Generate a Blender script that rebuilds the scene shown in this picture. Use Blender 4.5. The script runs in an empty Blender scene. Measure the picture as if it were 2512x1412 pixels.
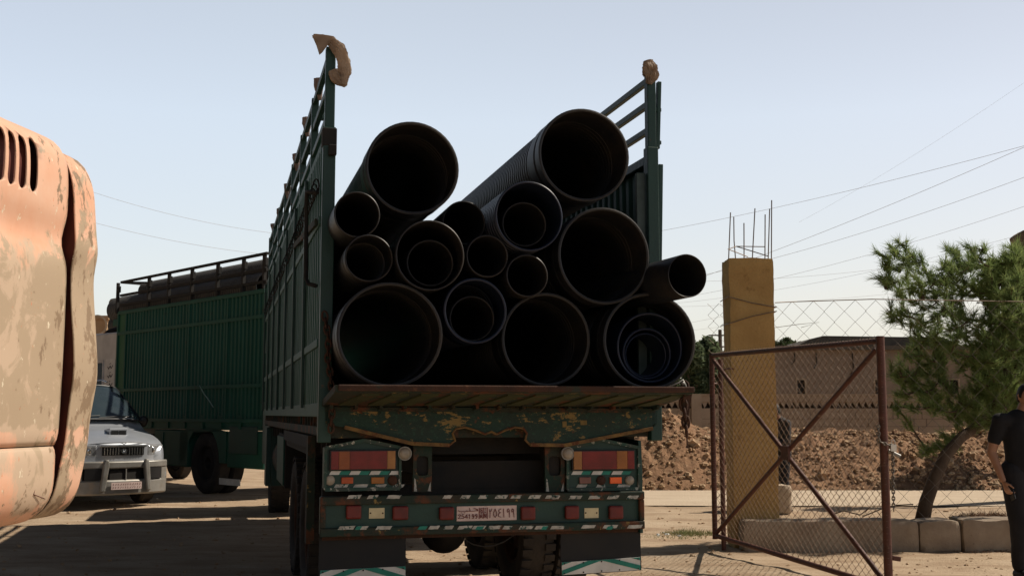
import bpy, bmesh, math, random
from math import radians as R, sin, cos, tan, atan2, pi, sqrt
from mathutils import Vector as V, Matrix, noise, Quaternion
random.seed(7)
sc = bpy.context.scene
col = sc.collection
# ------------------------------------------------------------------ camera
FPX, HZ, H = 2800.0, 1015.0, 1.55
PITCH = math.atan((HZ - 706) / FPX)
cd = bpy.data.cameras.new('camera'); cam = bpy.data.objects.new('camera', cd); col.objects.link(cam)
cam.location = (0, 0, H); cam.rotation_euler = (pi/2 + PITCH, 0, 0)
cd.sensor_width = 36; cd.lens = FPX / 2512 * 36; cd.clip_end = 5000; cd.clip_start = 0.05
sc.camera = cam
# ------------------------------------------------------------------ sky and sun
SUN_AZ, SUN_EL = 73.0, 48.0            # clockwise from +Y, above the horizon
w = bpy.data.worlds.new("World"); sc.world = w; w.use_nodes = True
nt = w.node_tree; bg = nt.nodes['Background']; bg.inputs[1].default_value = 0.10
sky = nt.nodes.new('ShaderNodeTexSky'); sky.sky_type = 'NISHITA'; sky.sun_disc = False
sky.sun_elevation = R(SUN_EL); sky.sun_rotation = R(SUN_AZ); sky.dust_density = 1.5; sky.air_density = 1.0; sky.ozone_density = 1.5
# hazy air: the sky is whiter and brighter low down, in every direction
tc = nt.nodes.new('ShaderNodeTexCoord'); sp = nt.nodes.new('ShaderNodeSeparateXYZ')
nt.links.new(tc.outputs['Generated'], sp.inputs[0])
def wramp(stops):
    rp = nt.nodes.new('ShaderNodeValToRGB'); nt.links.new(sp.outputs['Z'], rp.inputs[0]); e = rp.color_ramp.elements
    e[0].position, e[0].color = stops[0][0], (*stops[0][1], 1); e[1].position, e[1].color = stops[-1][0], (*stops[-1][1], 1)
    for p_, c_ in stops[1:-1]: k = e.new(p_); k.color = (*c_, 1)
    return rp.outputs[0]
def wmix(mode, a, b):
    m = nt.nodes.new('ShaderNodeMix'); m.data_type = 'RGBA'; m.blend_type = mode; m.inputs['Factor'].default_value = 1
    nt.links.new(a, m.inputs['A']); nt.links.new(b, m.inputs['B']); return m.outputs['Result']
clear = wmix('MULTIPLY', sky.outputs[0], wramp([(0, (.9,.9,.9)), (.10, (1.1,.95,.85)), (.25, (1.1,1,.9)), (.5, (.35,.35,.35)), (.8, (.15,.15,.15))]))
haze = wramp([(0, (2.75,2.60,2.50)), (.10, (3.0,2.92,2.85)), (.22, (3.3,3.28,3.28)), (.36, (3.45,3.55,3.70)), (.46, (1.0,1.1,1.25)), (.6, (.2,.25,.3)), (.8, (.0,.0,.0))])
tot = wmix('ADD', clear, haze)
# the air is brighter on the sun's side of the sky and dimmer opposite it
dp = nt.nodes.new('ShaderNodeVectorMath'); dp.operation = 'DOT_PRODUCT'; nt.links.new(tc.outputs['Generated'], dp.inputs[0]); dp.inputs[1].default_value = (sin(R(SUN_AZ)), cos(R(SUN_AZ)), 0)
mrw = nt.nodes.new('ShaderNodeMapRange'); nt.links.new(dp.outputs['Value'], mrw.inputs[0]); mrw.inputs[1].default_value = -1; mrw.inputs[2].default_value = 1; mrw.inputs[3].default_value = 0; mrw.inputs[4].default_value = 1
rs = nt.nodes.new('ShaderNodeValToRGB'); nt.links.new(mrw.outputs[0], rs.inputs[0]); ee = rs.color_ramp.elements
ee[0].position = 0; ee[0].color = (.06,.06,.07,1); ee[1].position = .85; ee[1].color = (.84,.81,.79,1); k = ee.new(.22); k.color = (.13,.13,.14,1); k = ee.new(.41); k.color = (1.0,1.0,1.0,1); k = ee.new(.55); k.color = (.98,.98,.96,1)
nt.links.new(wmix('MULTIPLY', tot, rs.outputs[0]), bg.inputs[0])
sd = bpy.data.lights.new('sun', 'SUN'); sd.energy = 4.2; sd.angle = R(.55); sd.color = (1, .90, .76)
sun = bpy.data.objects.new('sun', sd); col.objects.link(sun)
az, el = R(SUN_AZ), R(SUN_EL)
SV = V((cos(el)*sin(az), cos(el)*cos(az), sin(el)))
sun.rotation_euler = SV.to_track_quat('Z', 'Y').to_euler()
sc.view_settings.view_transform = 'Standard'; sc.view_settings.look = 'None'; sc.view_settings.exposure = 0.3
sc.cycles.diffuse_bounces = 2; sc.cycles.glossy_bounces = 3; sc.cycles.transparent_max_bounces = 16; sc.cycles.max_bounces = 6

# ------------------------------------------------------------------ helpers
def ray(px, py):
    a = (px - 1256) / FPX; b = (706 - py) / FPX
    return V((a, cos(PITCH) - b*sin(PITCH), sin(PITCH) + b*cos(PITCH)))
def at(px, py, Y):
    d = ray(px, py); t = Y / d.y; return V((d.x*t, Y, H + d.z*t))
def gnd(px, py, z=0.0):
    d = ray(px, py); t = (z - H) / d.z; return V((d.x*t, d.y*t, z))
class Frame:
    def __init__(s, x, y, ang, z=0):
        s.o = V((x, y, z)); s.a = ang
        s.r = V((cos(ang), sin(ang), 0)); s.f = V((-sin(ang), cos(ang), 0))
    def loc(s, p): d = p - s.o; return V((d.dot(s.r), d.dot(s.f), d.z))
    def py(s, px, py, yl):                   # point where the sight line meets the plane local y = yl
        d = ray(px, py); c = V((0, 0, H)); t = (yl - (c - s.o).dot(s.f)) / d.dot(s.f)
        return s.loc(c + d*t)
    def pxp(s, px, py, xl):
        d = ray(px, py); c = V((0, 0, H)); t = (xl - (c - s.o).dot(s.r)) / d.dot(s.r)
        return s.loc(c + d*t)
def empty(name, label, cat, frame=None, loc=None, rz=0, group=None):
    o = bpy.data.objects.new(name, None); col.objects.link(o); o.empty_display_size = .2
    if frame: o.location = frame.o; o.rotation_euler = (0, 0, frame.a)
    elif loc is not None: o.location = loc; o.rotation_euler = (0, 0, rz)
    o['label'] = label; o['category'] = cat
    if group: o['group'] = group
    return o
def tag(o, label=None, cat=None, group=None, kind=None):
    if label: o['label'] = label
    if cat: o['category'] = cat
    if group: o['group'] = group
    if kind: o['kind'] = kind
    return o
class MB:
    def __init__(s): s.v = []; s.f = []; s.m = []; s.cur = 0
    def add(s, vs, fs):
        n = len(s.v); s.v += [tuple(v) for v in vs]; s.f += [tuple(i + n for i in f) for f in fs]; s.m += [s.cur]*len(fs)
        return s
    def box(s, x0, x1, y0, y1, z0, z1):
        return s.add([(x0,y0,z0),(x1,y0,z0),(x1,y1,z0),(x0,y1,z0),(x0,y0,z1),(x1,y0,z1),(x1,y1,z1),(x0,y1,z1)],
                     [(0,3,2,1),(4,5,6,7),(0,1,5,4),(1,2,6,5),(2,3,7,6),(3,0,4,7)])
    def beam(s, a, b, w_, h_, up=V((0,0,1))):
        a, b = V(a), V(b); d = (b - a).normalized()
        if abs(d.dot(up)) > .98: up = V((0,1,0))
        x = d.cross(up).normalized(); u = x.cross(d)
        P = []
        for p in (a, b):
            for i, j in ((-1,-1),(1,-1),(1,1),(-1,1)): P.append(p + x*i*w_/2 + u*j*h_/2)
        return s.add(P, [(0,1,2,3),(7,6,5,4),(0,4,5,1),(1,5,6,2),(2,6,7,3),(3,7,4,0)])
    def tube(s, pts, r, n=8, caps=True, taper=None):
        pts = [V(p) for p in pts]; N = len(pts); vs = []; fs = []
        x = None
        for i, p in enumerate(pts):
            d = (pts[min(i+1, N-1)] - pts[max(i-1, 0)])
            if d.length < 1e-9: d = V((0,0,1))
            d.normalize()
            if x is None:
                x = d.cross(V((0,0,1)))
                if x.length < .05: x = d.cross(V((0,1,0)))
            else: x = x - d*x.dot(d)
            x.normalize(); y = d.cross(x)
            rr = taper[i] if taper else r
            for k in range(n):
                a = 2*pi*k/n; vs.append(p + x*cos(a)*rr + y*sin(a)*rr)
        for i in range(N-1):
            for k in range(n): fs.append((i*n+k, i*n+(k+1)%n, (i+1)*n+(k+1)%n, (i+1)*n+k))
        if caps: fs += [tuple(range(n))[::-1], tuple((N-1)*n+k for k in range(n))]
        return s.add(vs, fs)
    def lathe(s, prof, n=32, c=V((0,0,0)), ax=V((0,0,1)), close=False, sx=1.0):
        """prof: (radius, distance along axis)"""
        ax = V(ax).normalized(); x = ax.cross(V((0,0,1)))
        if x.length < .05: x = V((1,0,0))
        x.normalize(); y = x.cross(ax) * -1; c = V(c); vs = []; fs = []
        for r_, t in prof:
            for k in range(n):
                a = 2*pi*k/n; vs.append(c + ax*t + x*cos(a)*r_*sx + y*sin(a)*r_)
        m = len(prof)
        for i in range(m if close else m-1):
            for k in range(n):
                j = (i+1) % m; fs.append((i*n+k, i*n+(k+1)%n, j*n+(k+1)%n, j*n+k))
        return s.add(vs, fs)
    def prism(s, poly, fn, d0, d1):
        """poly in (u,v); fn(u,v,d)->point"""
        n = len(poly); vs = [fn(u, v, d0) for u, v in poly] + [fn(u, v, d1) for u, v in poly]
        fs = [tuple(range(n))[::-1], tuple(range(n, 2*n))] + [(i, (i+1)%n, n+(i+1)%n, n+i) for i in range(n)]
        return s.add(vs, fs)
    def ball(s, c, r, seg=10, ring=6, sc_=(1,1,1)):
        c = V(c); vs = [c + V((0,0,-r*sc_[2]))]; fs = []
        for i in range(1, ring):
            t = -pi/2 + pi*i/ring
            for k in range(seg):
                a = 2*pi*k/seg; vs.append(c + V((cos(t)*cos(a)*r*sc_[0], cos(t)*sin(a)*r*sc_[1], sin(t)*r*sc_[2])))
        vs.append(c + V((0,0,r*sc_[2]))); L = len(vs) - 1
        for k in range(seg): fs.append((0, 1+(k+1)%seg, 1+k)); fs.append((L, L-seg+k, L-seg+(k+1)%seg))
        for i in range(ring-2):
            for k in range(seg): b = 1+i*seg; fs.append((b+k, b+(k+1)%seg, b+seg+(k+1)%seg, b+seg+k))
        return s.add(vs, fs)
    def build(s, name, mat, parent=None, smooth=False, bevel=0, fix=True, kind=None, label=None, angle=40):
        me = bpy.data.meshes.new(name); me.from_pydata(s.v, [], s.f)
        mats = mat if isinstance(mat, (list, tuple)) else [mat]
        for m_ in mats: me.materials.append(m_)
        if len(mats) > 1: me.polygons.foreach_set('material_index', s.m)
        if fix:
            bm = bmesh.new(); bm.from_mesh(me); bmesh.ops.recalc_face_normals(bm, faces=bm.faces); bm.to_mesh(me); bm.free()
        me.update()
        if smooth:
            me.polygons.foreach_set('use_smooth', [True]*len(me.polygons))
            if smooth == 'angle': me.set_sharp_from_angle(angle=R(angle))
        o = bpy.data.objects.new(name, me); col.objects.link(o)
        if parent is not None: o.parent = parent
        if bevel:
            b = o.modifiers.new('bevel', 'BEVEL'); b.width = bevel; b.segments = 2; b.limit_method = 'ANGLE'
        if kind: o['kind'] = kind
        if label: o['label'] = label
        return o
def bake(o):
    """apply the modifiers of o without operators"""
    dg = bpy.context.evaluated_depsgraph_get(); dg.update()
    me = bpy.data.meshes.new_from_object(o.evaluated_get(dg)); old = o.data; o.modifiers.clear(); o.data = me; bpy.data.meshes.remove(old)
    return o

# ------------------------------------------------------------------ materials
def new_mat(name):
    m = bpy.data.materials.new(name); m.use_nodes = True
    return m, m.node_tree, m.node_tree.nodes['Principled BSDF']
def noise_node(nt, scale, detail=5, rough=.6, vec=None, dist=0):
    n = nt.nodes.new('ShaderNodeTexNoise'); n.inputs['Scale'].default_value = scale; n.inputs['Detail'].default_value = detail
    n.inputs['Roughness'].default_value = rough; n.inputs['Distortion'].default_value = dist
    nt.links.new(vec, n.inputs['Vector']); return n
def ramp(nt, fac, a, b, ca=(0,0,0,1), cb=(1,1,1,1)):
    r = nt.nodes.new('ShaderNodeValToRGB'); nt.links.new(fac, r.inputs[0])
    r.color_ramp.elements[0].position = a; r.color_ramp.elements[1].position = b
    r.color_ramp.elements[0].color = ca; r.color_ramp.elements[1].color = cb; return r
def mixc(nt, fac, a, b, mode='MIX'):
    m = nt.nodes.new('ShaderNodeMix'); m.data_type = 'RGBA'; m.blend_type = mode
    if isinstance(fac, float): m.inputs['Factor'].default_value = fac
    else: nt.links.new(fac, m.inputs['Factor'])
    for k, x in (('A', a), ('B', b)):
        if isinstance(x, tuple): m.inputs[k].default_value = (*x[:3], 1)
        else: nt.links.new(x, m.inputs[k])
    return m.outputs['Result']
def M(name, c1, c2=None, scale=4, rough=.8, metal=0, bump=0, bscale=30, layers=(), stretch=(1,1,1), lo=.35, hi=.65, spec=.4, trans=0, coord='Object', bdist=.01):
    """two-tone noise base; layers: (colour, scale, lo, hi[, stretch]) painted over where noise > threshold"""
    m, nt, p = new_mat(name)
    tc = nt.nodes.new('ShaderNodeTexCoord'); mp = nt.nodes.new('ShaderNodeMapping'); mp.inputs['Scale'].default_value = stretch
    nt.links.new(tc.outputs[coord], mp.inputs[0]); vec = mp.outputs[0]
    if c2 is None: c2 = tuple(x*.75 for x in c1)
    n = noise_node(nt, scale, vec=vec); r = ramp(nt, n.outputs['Fac'], lo, hi)
    c = mixc(nt, r.outputs[0], c1, c2)
    for i, L in enumerate(layers):
        v2 = vec
        if len(L) > 4:
            m2 = nt.nodes.new('ShaderNodeMapping'); m2.inputs['Scale'].default_value = L[4]; m2.inputs['Location'].default_value = (i*3.3+1, i*1.7, i*2.1)
            nt.links.new(tc.outputs[coord], m2.inputs[0]); v2 = m2.outputs[0]
        else:
            m2 = nt.nodes.new('ShaderNodeMapping'); m2.inputs['Location'].default_value = (i*3.3+5, i*1.7+2, i*2.1)
            nt.links.new(tc.outputs[coord], m2.inputs[0]); v2 = m2.outputs[0]
        nn = noise_node(nt, L[1], detail=9, rough=.68, vec=v2)
        rr = ramp(nt, nn.outputs['Fac'], L[2], L[3]); c = mixc(nt, rr.outputs[0], c, L[0])
    nt.links.new(c, p.inputs['Base Color'])
    p.inputs['Roughness'].default_value = rough; p.inputs['Metallic'].default_value = metal; p.inputs['Specular IOR Level'].default_value = spec
    if trans: p.inputs['Transmission Weight'].default_value = trans
    if bump:
        b = nt.nodes.new('ShaderNodeBump'); b.inputs['Strength'].default_value = bump; b.inputs['Distance'].default_value = bdist
        n3 = noise_node(nt, bscale, detail=6, vec=vec); nt.links.new(n3.outputs['Fac'], b.inputs['Height']); nt.links.new(b.outputs[0], p.inputs['Normal'])
    return m
RUST = (.10, .035, .015)
m_green = M('green_paint', (.006, .034, .027), (.010, .045, .034), 3, .5, bump=.3, bscale=25, layers=((RUST, 9, .66, .70), ((.10,.12,.09), 22, .70, .74)))
m_green2 = M('dark_green_paint', (.003, .056, .035), (.006, .074, .048), 2, .62, bump=.2, bscale=25, stretch=(1,1,.3), layers=(((.02,.03,.02), 5, .60, .70), (RUST, 14, .68, .72)))
m_gpanel = M('dull_green_sheet', (.013, .068, .052), (.019, .088, .068), 2.5, .6, bump=.3, bscale=12, stretch=(1,1,.35), layers=(((.06,.05,.035), 4, .62, .72), (RUST, 18, .68, .72)))
m_rustgreen = M('rusty_green_steel', (.010, .030, .022), (.030, .027, .018), 6, .8, bump=.5, bscale=40, layers=((RUST, 5, .52, .60), ((.22,.15,.05), 8, .62, .65)))
m_apron = M('peeling_green_yellow_paint', (.008, .036, .027), (.012, .028, .022), 5, .7, bump=.6, bscale=50, layers=(((.21,.145,.05), 5.5, .575, .585, (.55,1,1.5)), ((.19,.13,.045), 16, .60, .615, (.7,1,1.2)), ((.015,.03,.024), 12, .62, .66), ((.015,.05,.035), 30, .57, .60), (RUST, 6, .63, .66), ((.35,.33,.25), 26, .68, .70)))
m_rust = M('rusted_steel', (.065,.028,.016), (.04,.02,.013), 8, .9, bump=.6, bscale=50, layers=(((.10,.045,.022), 20, .6, .66), ((.03,.035,.025), 6, .58, .66)))
m_yrust = M('yellowed_rust_steel', (.20,.12,.04), (.09,.05,.025), 12, .85, bump=.5, bscale=50, layers=((RUST, 9, .55, .6),))
m_dark = M('dark_chassis_steel', (.012,.012,.012), (.022,.018,.015), 6, .85, bump=.3)
m_rubber = M('tyre_rubber', (.020,.018,.017), (.045,.038,.032), 5, .9, bump=.5, bscale=60)
m_flap = M('black_rubber_flap', (.012,.013,.015), (.020,.019,.018), 3, .8)
m_white = M('scuffed_white_paint', (.55,.55,.52), (.38,.37,.34), 14, .7, layers=((RUST, 25, .66, .70), ((.012,.06,.05), 10, .60, .63)))
m_sticker = M('white_reflective_sheet', (.62,.62,.60), (.48,.48,.46), 6, .5, layers=(((.10,.09,.08), 20, .68, .72),))
m_teal = M('teal_reflective_sheet', (.005,.20,.15), (.004,.14,.11), 9, .5, layers=(((.02,.03,.03), 24, .64, .70),))
m_red = M('red_lens', (.20,.010,.010), (.12,.007,.007), 9, .25); m_orange_l = M('orange_lens', (.55,.13,.02), (.38,.08,.015), 9, .25)
m_amber = M('amber_lens', (.40,.18,.05), (.28,.12,.03), 9, .3); m_clear = M('dull_clear_lens', (.36,.32,.26), (.22,.19,.15), 12, .3)
m_brightorange = M('bright_orange_reflector', (.95,.16,.03), (.75,.10,.02), 9, .3)
m_redrefl = M('faded_red_reflector', (.15,.014,.009), (.09,.010,.008), 10, .45)
m_cream = M('cream_plate', (.66,.58,.36), (.50,.43,.26), 9, .6, layers=((RUST, 12, .66, .7),))
m_plate = M('pinkish_white_plate', (.66,.52,.48), (.55,.42,.38), 10, .5)
m_redink = M('dark_red_ink', (.16,.01,.01), (.12,.01,.01), 10, .6)
m_plastic = M('black_plastic', (.016,.018,.022), (.022,.022,.024), 2.5, .45, bump=.15, bscale=14, layers=(((.050,.043,.034), 2.2, .48, .72), ((.10,.09,.08), 34, .66, .70)), spec=.25)
m_plastic_b = M('blue_black_plastic', (.010,.016,.034), (.014,.021,.042), 3, .4, spec=.35, bump=.1)
m_pillar = M('ochre_render', (.48,.30,.115), (.40,.235,.085), 2.5, .95, bump=.9, bscale=30, layers=(((.30,.17,.06), 7, .60, .70), ((.22,.15,.08), 2.2, .64, .8)))
m_conc = M('weathered_concrete', (.34,.27,.20), (.24,.18,.13), 3, .95, bump=.7, bscale=30, layers=(((.15,.11,.08), 12, .62, .7),))
m_block = M('pale_limestone_block', (.42,.33,.24), (.34,.26,.18), 2, .95, bump=.6, bscale=30, layers=(((.20,.15,.10), 11, .62, .7),))
m_bwall = M('sandy_block_wall', (.40,.31,.22), (.31,.235,.16), 1.2, .95, bump=.5, bscale=20, layers=(((.20,.14,.09), 6, .60, .70),))
m_house = M('dusty_block_wall', (.25,.19,.145), (.18,.135,.105), .8, .95, bump=.5, bscale=20, layers=(((.16,.12,.09), 5, .62, .72),))
m_wire = M('rusty_wire', (.13,.09,.065), (.20,.15,.11), 14, .6, metal=.4)
m_wire2 = M('galvanised_wire', (.13,.11,.095), (.20,.17,.14), 14, .5, metal=.5)
m_gate = M('brown_rusted_tube', (.11,.035,.022), (.065,.024,.016), 7, .6, bump=.3, bscale=50, layers=(((.20,.13,.09), 14, .62, .68),))
m_cable = M('grey_cable', (.50,.50,.52), (.42,.42,.44), 5, .8)
m_earth = M('excavated_earth', (.27,.155,.085), (.18,.095,.05), 1.6, 1, bump=1.0, bscale=16, bdist=.03, layers=(((.43,.33,.22), 7, .60, .68), ((.19,.10,.05), 4, .60, .72)))
m_rock = M('limestone_rubble', (.42,.30,.19), (.29,.17,.09), 1.3, 1, bump=.5, bscale=30)
m_bark = M('pine_bark', (.11,.075,.05), (.065,.042,.028), 14, .95, bump=1, bscale=30, stretch=(1,1,.35))
def leafmat(name, c1, c2, c3, sc_=1.2):
    m, nt, p = new_mat(name)
    tc = nt.nodes.new('ShaderNodeTexCoord'); n = noise_node(nt, sc_, vec=tc.outputs['Object']); n2 = noise_node(nt, 9, vec=tc.outputs['Object'])
    c = mixc(nt, ramp(nt, n.outputs['Fac'], .38, .62).outputs[0], c1, c2); c = mixc(nt, ramp(nt, n2.outputs['Fac'], .5, .7).outputs[0], c, c3)
    nt.links.new(c, p.inputs['Base Color']); p.inputs['Roughness'].default_value = .6; p.inputs['Specular IOR Level'].default_value = .25
    tr = nt.nodes.new('ShaderNodeBsdfTranslucent'); nt.links.new(c, tr.inputs[0]); ms = nt.nodes.new('ShaderNodeMixShader'); ms.inputs[0].default_value = .5
    nt.links.new(p.outputs[0], ms.inputs[1]); nt.links.new(tr.outputs[0], ms.inputs[2]); nt.links.new(ms.outputs[0], nt.nodes['Material Output'].inputs[0])
    return m
m_sack = leafmat('worn_plastic_sack', (.50,.40,.31), (.38,.29,.22), (.24,.18,.13), 7)
m_needle = leafmat('pine_needles', (.20,.27,.09), (.14,.20,.07), (.30,.33,.12))
m_leaf = leafmat('olive_leaves', (.06,.085,.035), (.045,.07,.03), (.10,.125,.06))
m_leafd = leafmat('dark_reddish_leaves', (.04,.035,.022), (.05,.03,.02), (.07,.05,.03))
m_grass = leafmat('dry_green_grass', (.12,.15,.05), (.20,.17,.08), (.28,.22,.11))
m_skin = M('tanned_skin', (.36,.19,.12), (.30,.15,.09), 6, .6); m_hair = M('black_hair', (.008,.007,.006), (.014,.011,.009), 30, .7)
m_black = M('black_cotton', (.008,.008,.010), (.012,.012,.014), 8, .95, bump=.4, bscale=12); m_jean = M('black_trousers', (.010,.010,.013), (.016,.015,.018), 8, .9, bump=.4, bscale=14)
m_greysh = M('dark_grey_cloth', (.035,.033,.036), (.05,.045,.045), 8, .9)
m_shoe = M('black_shoe', (.012,.011,.011), None, 8, .6)
m_silver = M('silver_car_paint', (.50,.53,.58), (.44,.47,.52), 3, .28, metal=.55, layers=(((.38,.34,.28), 6, .66, .8),), spec=.5)
m_bump = M('dusty_silver_trim', (.28,.27,.25), (.21,.20,.18), 5, .45, metal=.3, layers=(((.34,.26,.18), 4, .55, .75),))
m_glass = M('tinted_glass', (.030,.045,.055), (.04,.055,.065), 3, .06, spec=.8)
m_blackpl = M('black_trim', (.012,.012,.013), None, 8, .45); m_chrome = M('chrome', (.6,.6,.6), (.5,.5,.5), 8, .18, metal=.9)
m_lamp = M('headlamp_glass', (.42,.44,.46), (.22,.23,.24), 18, .15, metal=.4)
m_cabw = M('white_cab_paint', (.55,.53,.52), (.44,.42,.41), 3, .5, layers=(((.25,.20,.16), 8, .66, .74),))
m_greybox = M('grey_cab_fairing', (.20,.20,.18), (.14,.14,.13), 3, .7)
m_brown = M('brown_render_wall', (.34,.22,.13), (.28,.18,.10), 1.5, .95)
m_darkroof = M('dark_roof_slab', (.10,.085,.07), (.07,.06,.05), 2, .95)
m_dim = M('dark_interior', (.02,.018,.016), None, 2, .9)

# ------------------------------------------------------------------ ground
def ground_mat(name='packed_dusty_soil', pale=0.0):
    m, nt, p = new_mat(name)
    tc = nt.nodes.new('ShaderNodeTexCoord'); g = tc.outputs['Object']
    mp = nt.nodes.new('ShaderNodeMapping'); mp.inputs['Scale'].default_value = (.35, 1, 1); mp.inputs['Rotation'].default_value = (0, 0, R(8)); nt.links.new(g, mp.inputs[0])
    n1 = noise_node(nt, .35, vec=g); n2 = noise_node(nt, 2.2, vec=mp.outputs[0], detail=8, rough=.7); n3 = noise_node(nt, 26, vec=g, detail=6, rough=.7)
    c = mixc(nt, ramp(nt, n1.outputs['Fac'], .35, .65).outputs[0], (.40,.295,.20), (.46,.355,.25))
    c = mixc(nt, ramp(nt, n2.outputs['Fac'], .46, .66).outputs[0], c, (.29,.20,.13))
    c = mixc(nt, ramp(nt, n2.outputs['Fac'], .30, .42, (.55,.55,.55,1), (0,0,0,1)).outputs[0], c, (.56,.47,.36))
    c = mixc(nt, ramp(nt, n3.outputs['Fac'], .58, .68, (0,0,0,1), (.7,.7,.7,1)).outputs[0], c, (.19,.13,.085))
    vo = nt.nodes.new('ShaderNodeTexVoronoi'); vo.inputs['Scale'].default_value = 14; nt.links.new(g, vo.inputs['Vector'])
    c = mixc(nt, ramp(nt, vo.outputs['Distance'], .04, .09, (.8,.8,.8,1), (0,0,0,1)).outputs[0], c, (.14,.10,.07))
    if pale: c = mixc(nt, pale, c, (.62,.52,.40))
    nt.links.new(c, p.inputs['Base Color']); p.inputs['Roughness'].default_value = 1; p.inputs['Specular IOR Level'].default_value = .1
    b = nt.nodes.new('ShaderNodeBump'); b.inputs['Strength'].default_value = .7; b.inputs['Distance'].default_value = .03
    ad = nt.nodes.new('ShaderNodeMath'); ad.operation = 'ADD'; nt.links.new(n2.outputs['Fac'], ad.inputs[0]); nt.links.new(n3.outputs['Fac'], ad.inputs[1])
    nt.links.new(ad.outputs[0], b.inputs['Height']); nt.links.new(b.outputs[0], p.inputs['Normal'])
    return m
m_ground = ground_mat(); m_lane = ground_mat('pale_sandy_lane', .55)
def gz(x, y):
    f = max(0, min(1, (34 - y)/6)) * max(0, min(1, (13-abs(x))/3)) * max(0, min(1, (y+2)/4))
    return f*(.022*noise.noise(V((x*.9, y*.9, 3))) + .012*noise.noise(V((x*3.1, y*3.1, 7))) + .006*noise.noise(V((x*9, y*9, 1))))
def axis(lo, hi, step, far):
    a = []; x = lo
    while x <= hi: a.append(x); x += step
    s = step; p = []; x = a[-1]
    while x < far: s *= 1.5; x += s; p.append(x)
    s = step; q = []; x = a[0]
    while x > -far: s *= 1.5; x -= s; q.append(x)
    return q[::-1] + a + p
xs = axis(-10, 9, .11, 2500); ys = axis(7, 27, .11, 2500)
g = MB(); nx = len(xs)
for y in ys:
    for x in xs: g.v.append((x, y, gz(x, y)))
for j in range(len(ys)-1):
    for i in range(nx-1): g.f.append((j*nx+i, j*nx+i+1, (j+1)*nx+i+1, (j+1)*nx+i)); g.m.append(0)
g.build('ground', m_ground, smooth=True, fix=False, kind='structure')
# pale lane in front of the earth heap
ln = MB(); N = 60; ya = 2800*1.55/(1262-HZ)+.2; 
for i in range(N+1):
    x = 1.6 + i*.42
    for k, (yy, zz) in enumerate(((19.6+.12*noise.noise(V((x,1,0))), .0), (20.2, .05), (22.6, .06), (23.2+.15*noise.noise(V((x,4,0))), .0))):
        ln.v.append((x, yy, zz + .012))
for i in range(N):
    for k in range(3): a = i*4+k; ln.f.append((a, a+4, a+5, a+1)); ln.m.append(0)
ln.build('lane', m_lane, smooth=True, fix=False, kind='structure')

def rock(mb, c, r, rnd=random):
    c = V(c); q = Quaternion((rnd.random()-.5, rnd.random()-.5, rnd.random()-.5, rnd.random()-.5)).normalized()
    S = V((r*rnd.uniform(.7,1.3), r*rnd.uniform(.7,1.3), r*rnd.uniform(.5,.9)))
    base = [(1,0,0),(-1,0,0),(0,1,0),(0,-1,0),(0,0,1),(0,0,-1)]
    mids = [(a,b,cc) for a in (-.62,.62) for b in (-.62,.62) for cc in (-.62,.62)]
    P = []
    for b in base + mids:
        v = q @ (V(b)*rnd.uniform(.8,1.15)); P.append(c + V((v.x*S.x, v.y*S.y, v.z*S.z)))
    F = []
    idx = {m: i+6 for i, m in enumerate(mids)}
    for sx, a in ((1,0),(-1,1)):
        for sy, b in ((1,2),(-1,3)):
            for sz, cc in ((1,4),(-1,5)):
                m_ = idx[(.62*sx,.62*sy,.62*sz)]
                F += [(a,b,m_),(b,cc,m_),(cc,a,m_)]
    mb.add(P, F)
# pebbles and crumbs lying on the yard
pb = MB()
for i in range(1500):
    px = random.uniform(-60, 2570); py = 1205 + 215*random.random()**.8
    p = gnd(px, py); s_ = random.choice((.008,.01,.012,.015,.022,.03)) * (p.y/14)
    s_ *= random.uniform(.4, 1); rock(pb, (p.x, p.y, gz(p.x, p.y)+s_*.1), s_)
tag(pb.build('gravel', m_rock), 'loose pebbles and crumbs scattered over the yard', 'gravel', kind='stuff')

# ------------------------------------------------------------------ earth heap
def hz(x, y):
    y0 = 23.3 + .3*noise.noise(V((x*.5, 0, 0)))
    crest = 1.10 + .22*noise.noise(V((x*.35, 2, 0))) + .10*noise.noise(V((x*1.3, 5, 0)))
    crest += .28*max(0, min(1, (4.6-x)/1.0))
    if x < 2.2: crest *= max(0, (x-.4)/1.8)
    t = max(0, min(1, (y-y0)/2.3)); b = max(0, min(1, (29.5-y)/2.5))
    z = crest * (t**.8) * b
    n = .26*noise.noise(V((x*.8, y*.8, 0))) + .13*abs(noise.noise(V((x*2.2, y*1.4, 3)))) + (.05*noise.noise(V((x*7.5, y*7.5, 5))) + .03*noise.noise(V((x*17, y*17, 8))))*(.8+1.2*max(0, noise.noise(V((x*.6, y*.9, 20)))+.3)) + .05*abs(noise.noise(V((x*5, y*4, 31))))
    return z + n*min(1, t*3)*min(1, z*1.5+.15) - .02
hp = MB(); nx = 360; ny = 110
for j in range(ny):
    for i in range(nx):
        x = .4 + i*.058; y = 22.9 + j*.062; hp.v.append((x, y, hz(x, y)))
for j in range(ny-1):
    for i in range(nx-1): a = j*nx+i; hp.f.append((a, a+1, a+nx+1, a+nx)); hp.m.append(0)
hp.build('earth_heap', m_earth, fix=False, kind='structure', smooth=False)
rb = MB()
for i in range(9000):
    x = random.uniform(.6, 20); y = random.uniform(23.2, 26.6)
    s_ = .012 + .055*random.random()**2.2
    if noise.noise(V((x*.6, y*.9, 20))) < -.12 and random.random() < .5: continue
    if i < 90: s_ = random.uniform(.07,.17)
    rock(rb, (x, y, hz(x, y) + s_*.25), s_)
for i in range(900):
    x = random.uniform(1.2, 20); y = random.uniform(22.6, 23.5); s_ = random.uniform(.012,.04); rock(rb, (x, y, .03), s_)
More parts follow.
